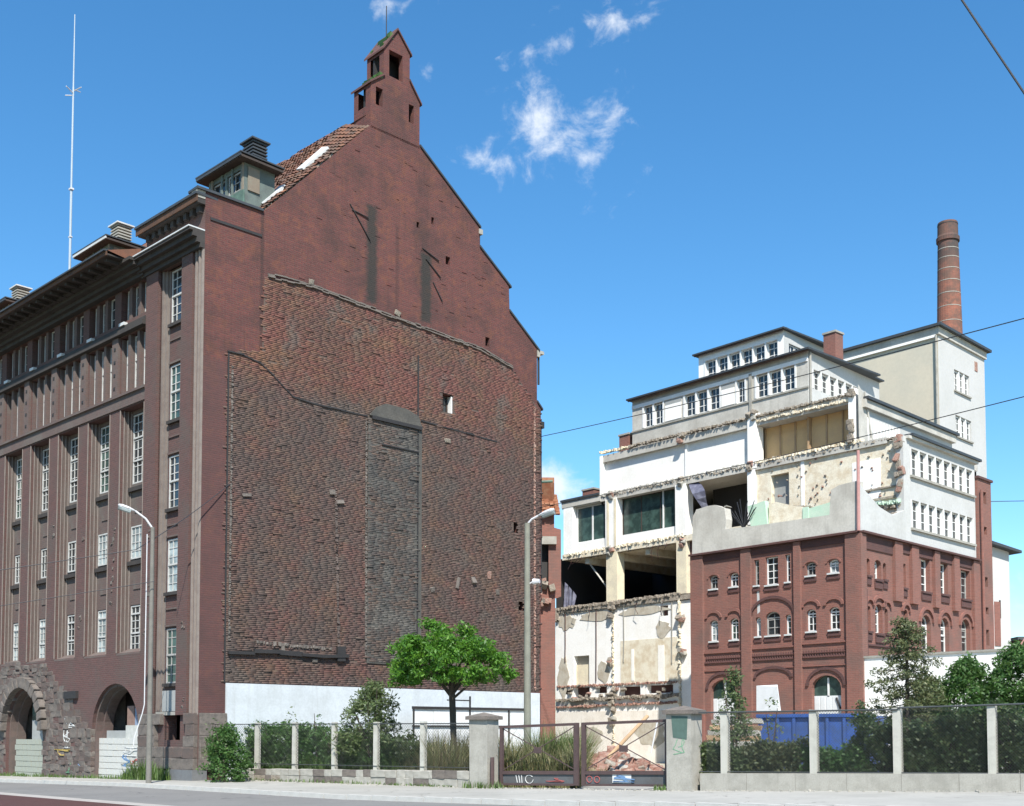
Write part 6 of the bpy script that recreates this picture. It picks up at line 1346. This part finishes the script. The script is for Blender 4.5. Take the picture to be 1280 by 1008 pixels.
# saplings, conifer, bushes on the right
shrub('tall_sapling', 'tall leafy sapling rising beside the blue container', 'sapling', 6.35, 33.2, 3.6, .5, 'leaf_olive', 120, 700, .12, .055, stems=5, rr=(.12, .26))
shrub('sapling', 'small sapling before the brick block between container and tall sapling', 'sapling', 7.7, 34.5, 2.9, .35, 'leaf_olive', 12, 260, .12, .05, stems=3)
ct = thing('conifer', (10.28, 30.2, gz(10.28, 30.2)), 'ragged yellow green conifer with drooping tiers before the white wall', 'tree')
trunk([(10.28, 30.2, 0), (10.30, 30.2, 2.6), (10.3, 30.2, 4.7)], [.08, .06, .012], ct)
cl = []; b = MB(WORLD)
for i in range(52):
    z = 1.6+3.05*(i/52); rad = 1.45*(1-(i/52))**.65*random.uniform(.5, 1.1)+.12; a = i*2.4
    e = (10.29+rad*math.cos(a), 30.2+rad*math.sin(a)*.9, z-.12*rad); b.path([(10.29, 30.2, z), e], [.018, .006], 4)
    for q in range(3): f = (q+1)/3; cl.append((10.29+(e[0]-10.29)*f, 30.2+(e[1]-30.2)*f, z+(e[2]-z)*f, .13+.10*random.random()))
b.build('branch', 'bark', ct); foliage('needles', cl, 2000, .10, .035, 'leaf_conifer', ct, droop=.5, flat=.7)
for i, (x, y, h, rx, m_, lb) in enumerate(((12.3, 31.3, 3.5, 1.2, 'leaf_mid', 'big green bush next to the conifer above the fence'), (13.6, 31.0, 3.8, 1.25, 'leaf_mid', 'tallest green bush reaching above the white wall'), (15.0, 31.5, 3.7, 1.2, 'leaf_mid', 'bushy shrub beyond the tallest green bush'), (11.2, 31.4, 2.9, .8, 'leaf_olive', 'pale bush tucked behind the conifer foot'))):
    shrub('large_bush', lb, 'bush', x, y, h, rx*1.1, m_, 340, 950, .13, .05, stems=7, droop=.3, rr=(.1, .36), group='large bushes before the white wall')
for i, (t, m_, h, lb) in enumerate(((7.7, 'leaf_olive', 1.25, 'yellow green shrub against the stained gate pillar'), (9.1, 'leaf_conifer', 1.45, 'speckled shrub at the foot of the tall sapling'), (10.6, 'leaf_mid', 1.2, 'green shrub in front of the blue container'), (11.9, 'leaf_dark', 2.0, 'dark ivy shrub beside the blue container'), (13.3, 'leaf_dark', 2.1, 'dark ivy shrub below the conifer'), (14.7, 'leaf_dark', 2.1, 'dark ivy mass below the large bushes'), (16.0, 'leaf_dark', 2.1, 'dark ivy mass at the last fence post'), (17.4, 'leaf_dark', 2.1, 'dark ivy mass beyond the last fence post'))):
    p = FX.pt(t, -.55, 0); shrub('ivy_shrub', lb, 'shrub', p.x, p.y, h, .75, m_, 230, 1300, .10, .06, ry=.3, base=.0, boxy=1, group='ivy shrubs along the mesh fence')
def grass(name, area, n, h, mat, **k):
    V = []; F = []
    for i in range(n):
        x, y = area(); g = gz(x, y); hh = h*random.uniform(.35, 1.1)*(1+.7*noise.noise(Vector((x*1.1, y*1.1, 0)))); a = random.uniform(0, 6.28); l = random.uniform(0, .75)*hh; w = .008+.012*random.random(); n0 = len(V); dx, dy = math.cos(a), math.sin(a)
        V += [(x-dy*w, y+dx*w, g), (x+dy*w, y-dx*w, g), (x+dx*l*.4+dy*w*.7, y+dy*l*.4-dx*w*.7, g+hh*.6), (x+dx*l*.4-dy*w*.7, y+dy*l*.4+dx*w*.7, g+hh*.6), (x+dx*l, y+dy*l, g+hh), (x+dx*l, y+dy*l, g+hh)]
        F += [(n0, n0+1, n0+2, n0+3), (n0+3, n0+2, n0+4, n0+5)]
    o = link(name, npmesh(name, V, F, mat), None, Matrix.Identity(4), kind='stuff', **k); return o
def fx_area(t0, t1, o0, o1, lean=0):
    def f():
        o = random.uniform(o0, o1); p = FX.pt(random.uniform(t0+lean*o*.5, t1+lean*o), o, 0); return p.x, p.y
    return f
grass('tall_dry_grass', fx_area(-3.6, -.4, -2.2, -.25), 6500, 1.35, 'grass', label='tall dry grass behind the wire fence by the gate pillar', cat='grass')
grass('tall_grass', fx_area(.3, 3.4, -4.2, -.5, .62), 12000, 1.25, 'grass', label='tall dry grass growing behind the gate leaf', cat='grass')
grass('green_weeds', fx_area(.3, 3.3, -5, -1.8, .62), 5000, 1.45, 'greengrass', label='green weeds behind the gate leaf', cat='grass')
grass('hedge_grass', fx_area(-10, -3.5, -1.6, -.25), 3500, .8, 'greengrass', label='grass under the hedge shrubs', cat='grass')
grass('yard_grass', fx_area(-10, -1, -9, -2), 9000, .45, 'grass', label='rough grass in the yard before the gable', cat='grass')
def street_weed(t0, t1, o0, o1, n, h, lb): grass('kerbside_weeds', fx_area(t0, t1, o0, o1), n, h, 'greengrass', label=lb, cat='weeds')
street_weed(-.5, 1.0, .3, .45, 130, .22, 'weeds at the foot of the plain gate pillar')
street_weed(5.9, 6.4, .05, .35, 60, .2, 'weeds at the foot of the stained gate pillar')
street_weed(-10.4, -1, .2, .3, 350, .12, 'weeds along the foot of the rubble plinth')
def fa_area(): 
    p = FA.pt(random.uniform(1.2, 4.2), random.uniform(.3, .7), 0); return p.x, p.y
grass('corner_weeds', fa_area, 700, .55, 'greengrass', label='weed clump at the foot of the warehouse corner', cat='weeds')
def fa_area2():
    p = FA.pt(random.uniform(4.2, 17), random.uniform(.1, .5), 0); return p.x, p.y
grass('facade_weeds', fa_area2, 700, .16, 'greengrass', label='thin weeds along the foot of the warehouse facade', cat='weeds')
def pebble_area(): pass
b = MB(WORLD)   # sand and grit drift along the plinths
for i in range(420):
    p = FX.pt(random.uniform(-11, 16), .18+abs(random.gauss(0, .25)), 0); g = gz(p.x, p.y); s = random.uniform(.008, .03); b.rbox(p.x-s, p.x+s, p.y-s, p.y+s, g-.01, g+s, s*.5)
o = b.build('grit', 'concrete', None, kind='stuff'); tag(o, 'grit and small stones along the fence foot', 'gravel')

SC.render.engine = 'CYCLES'
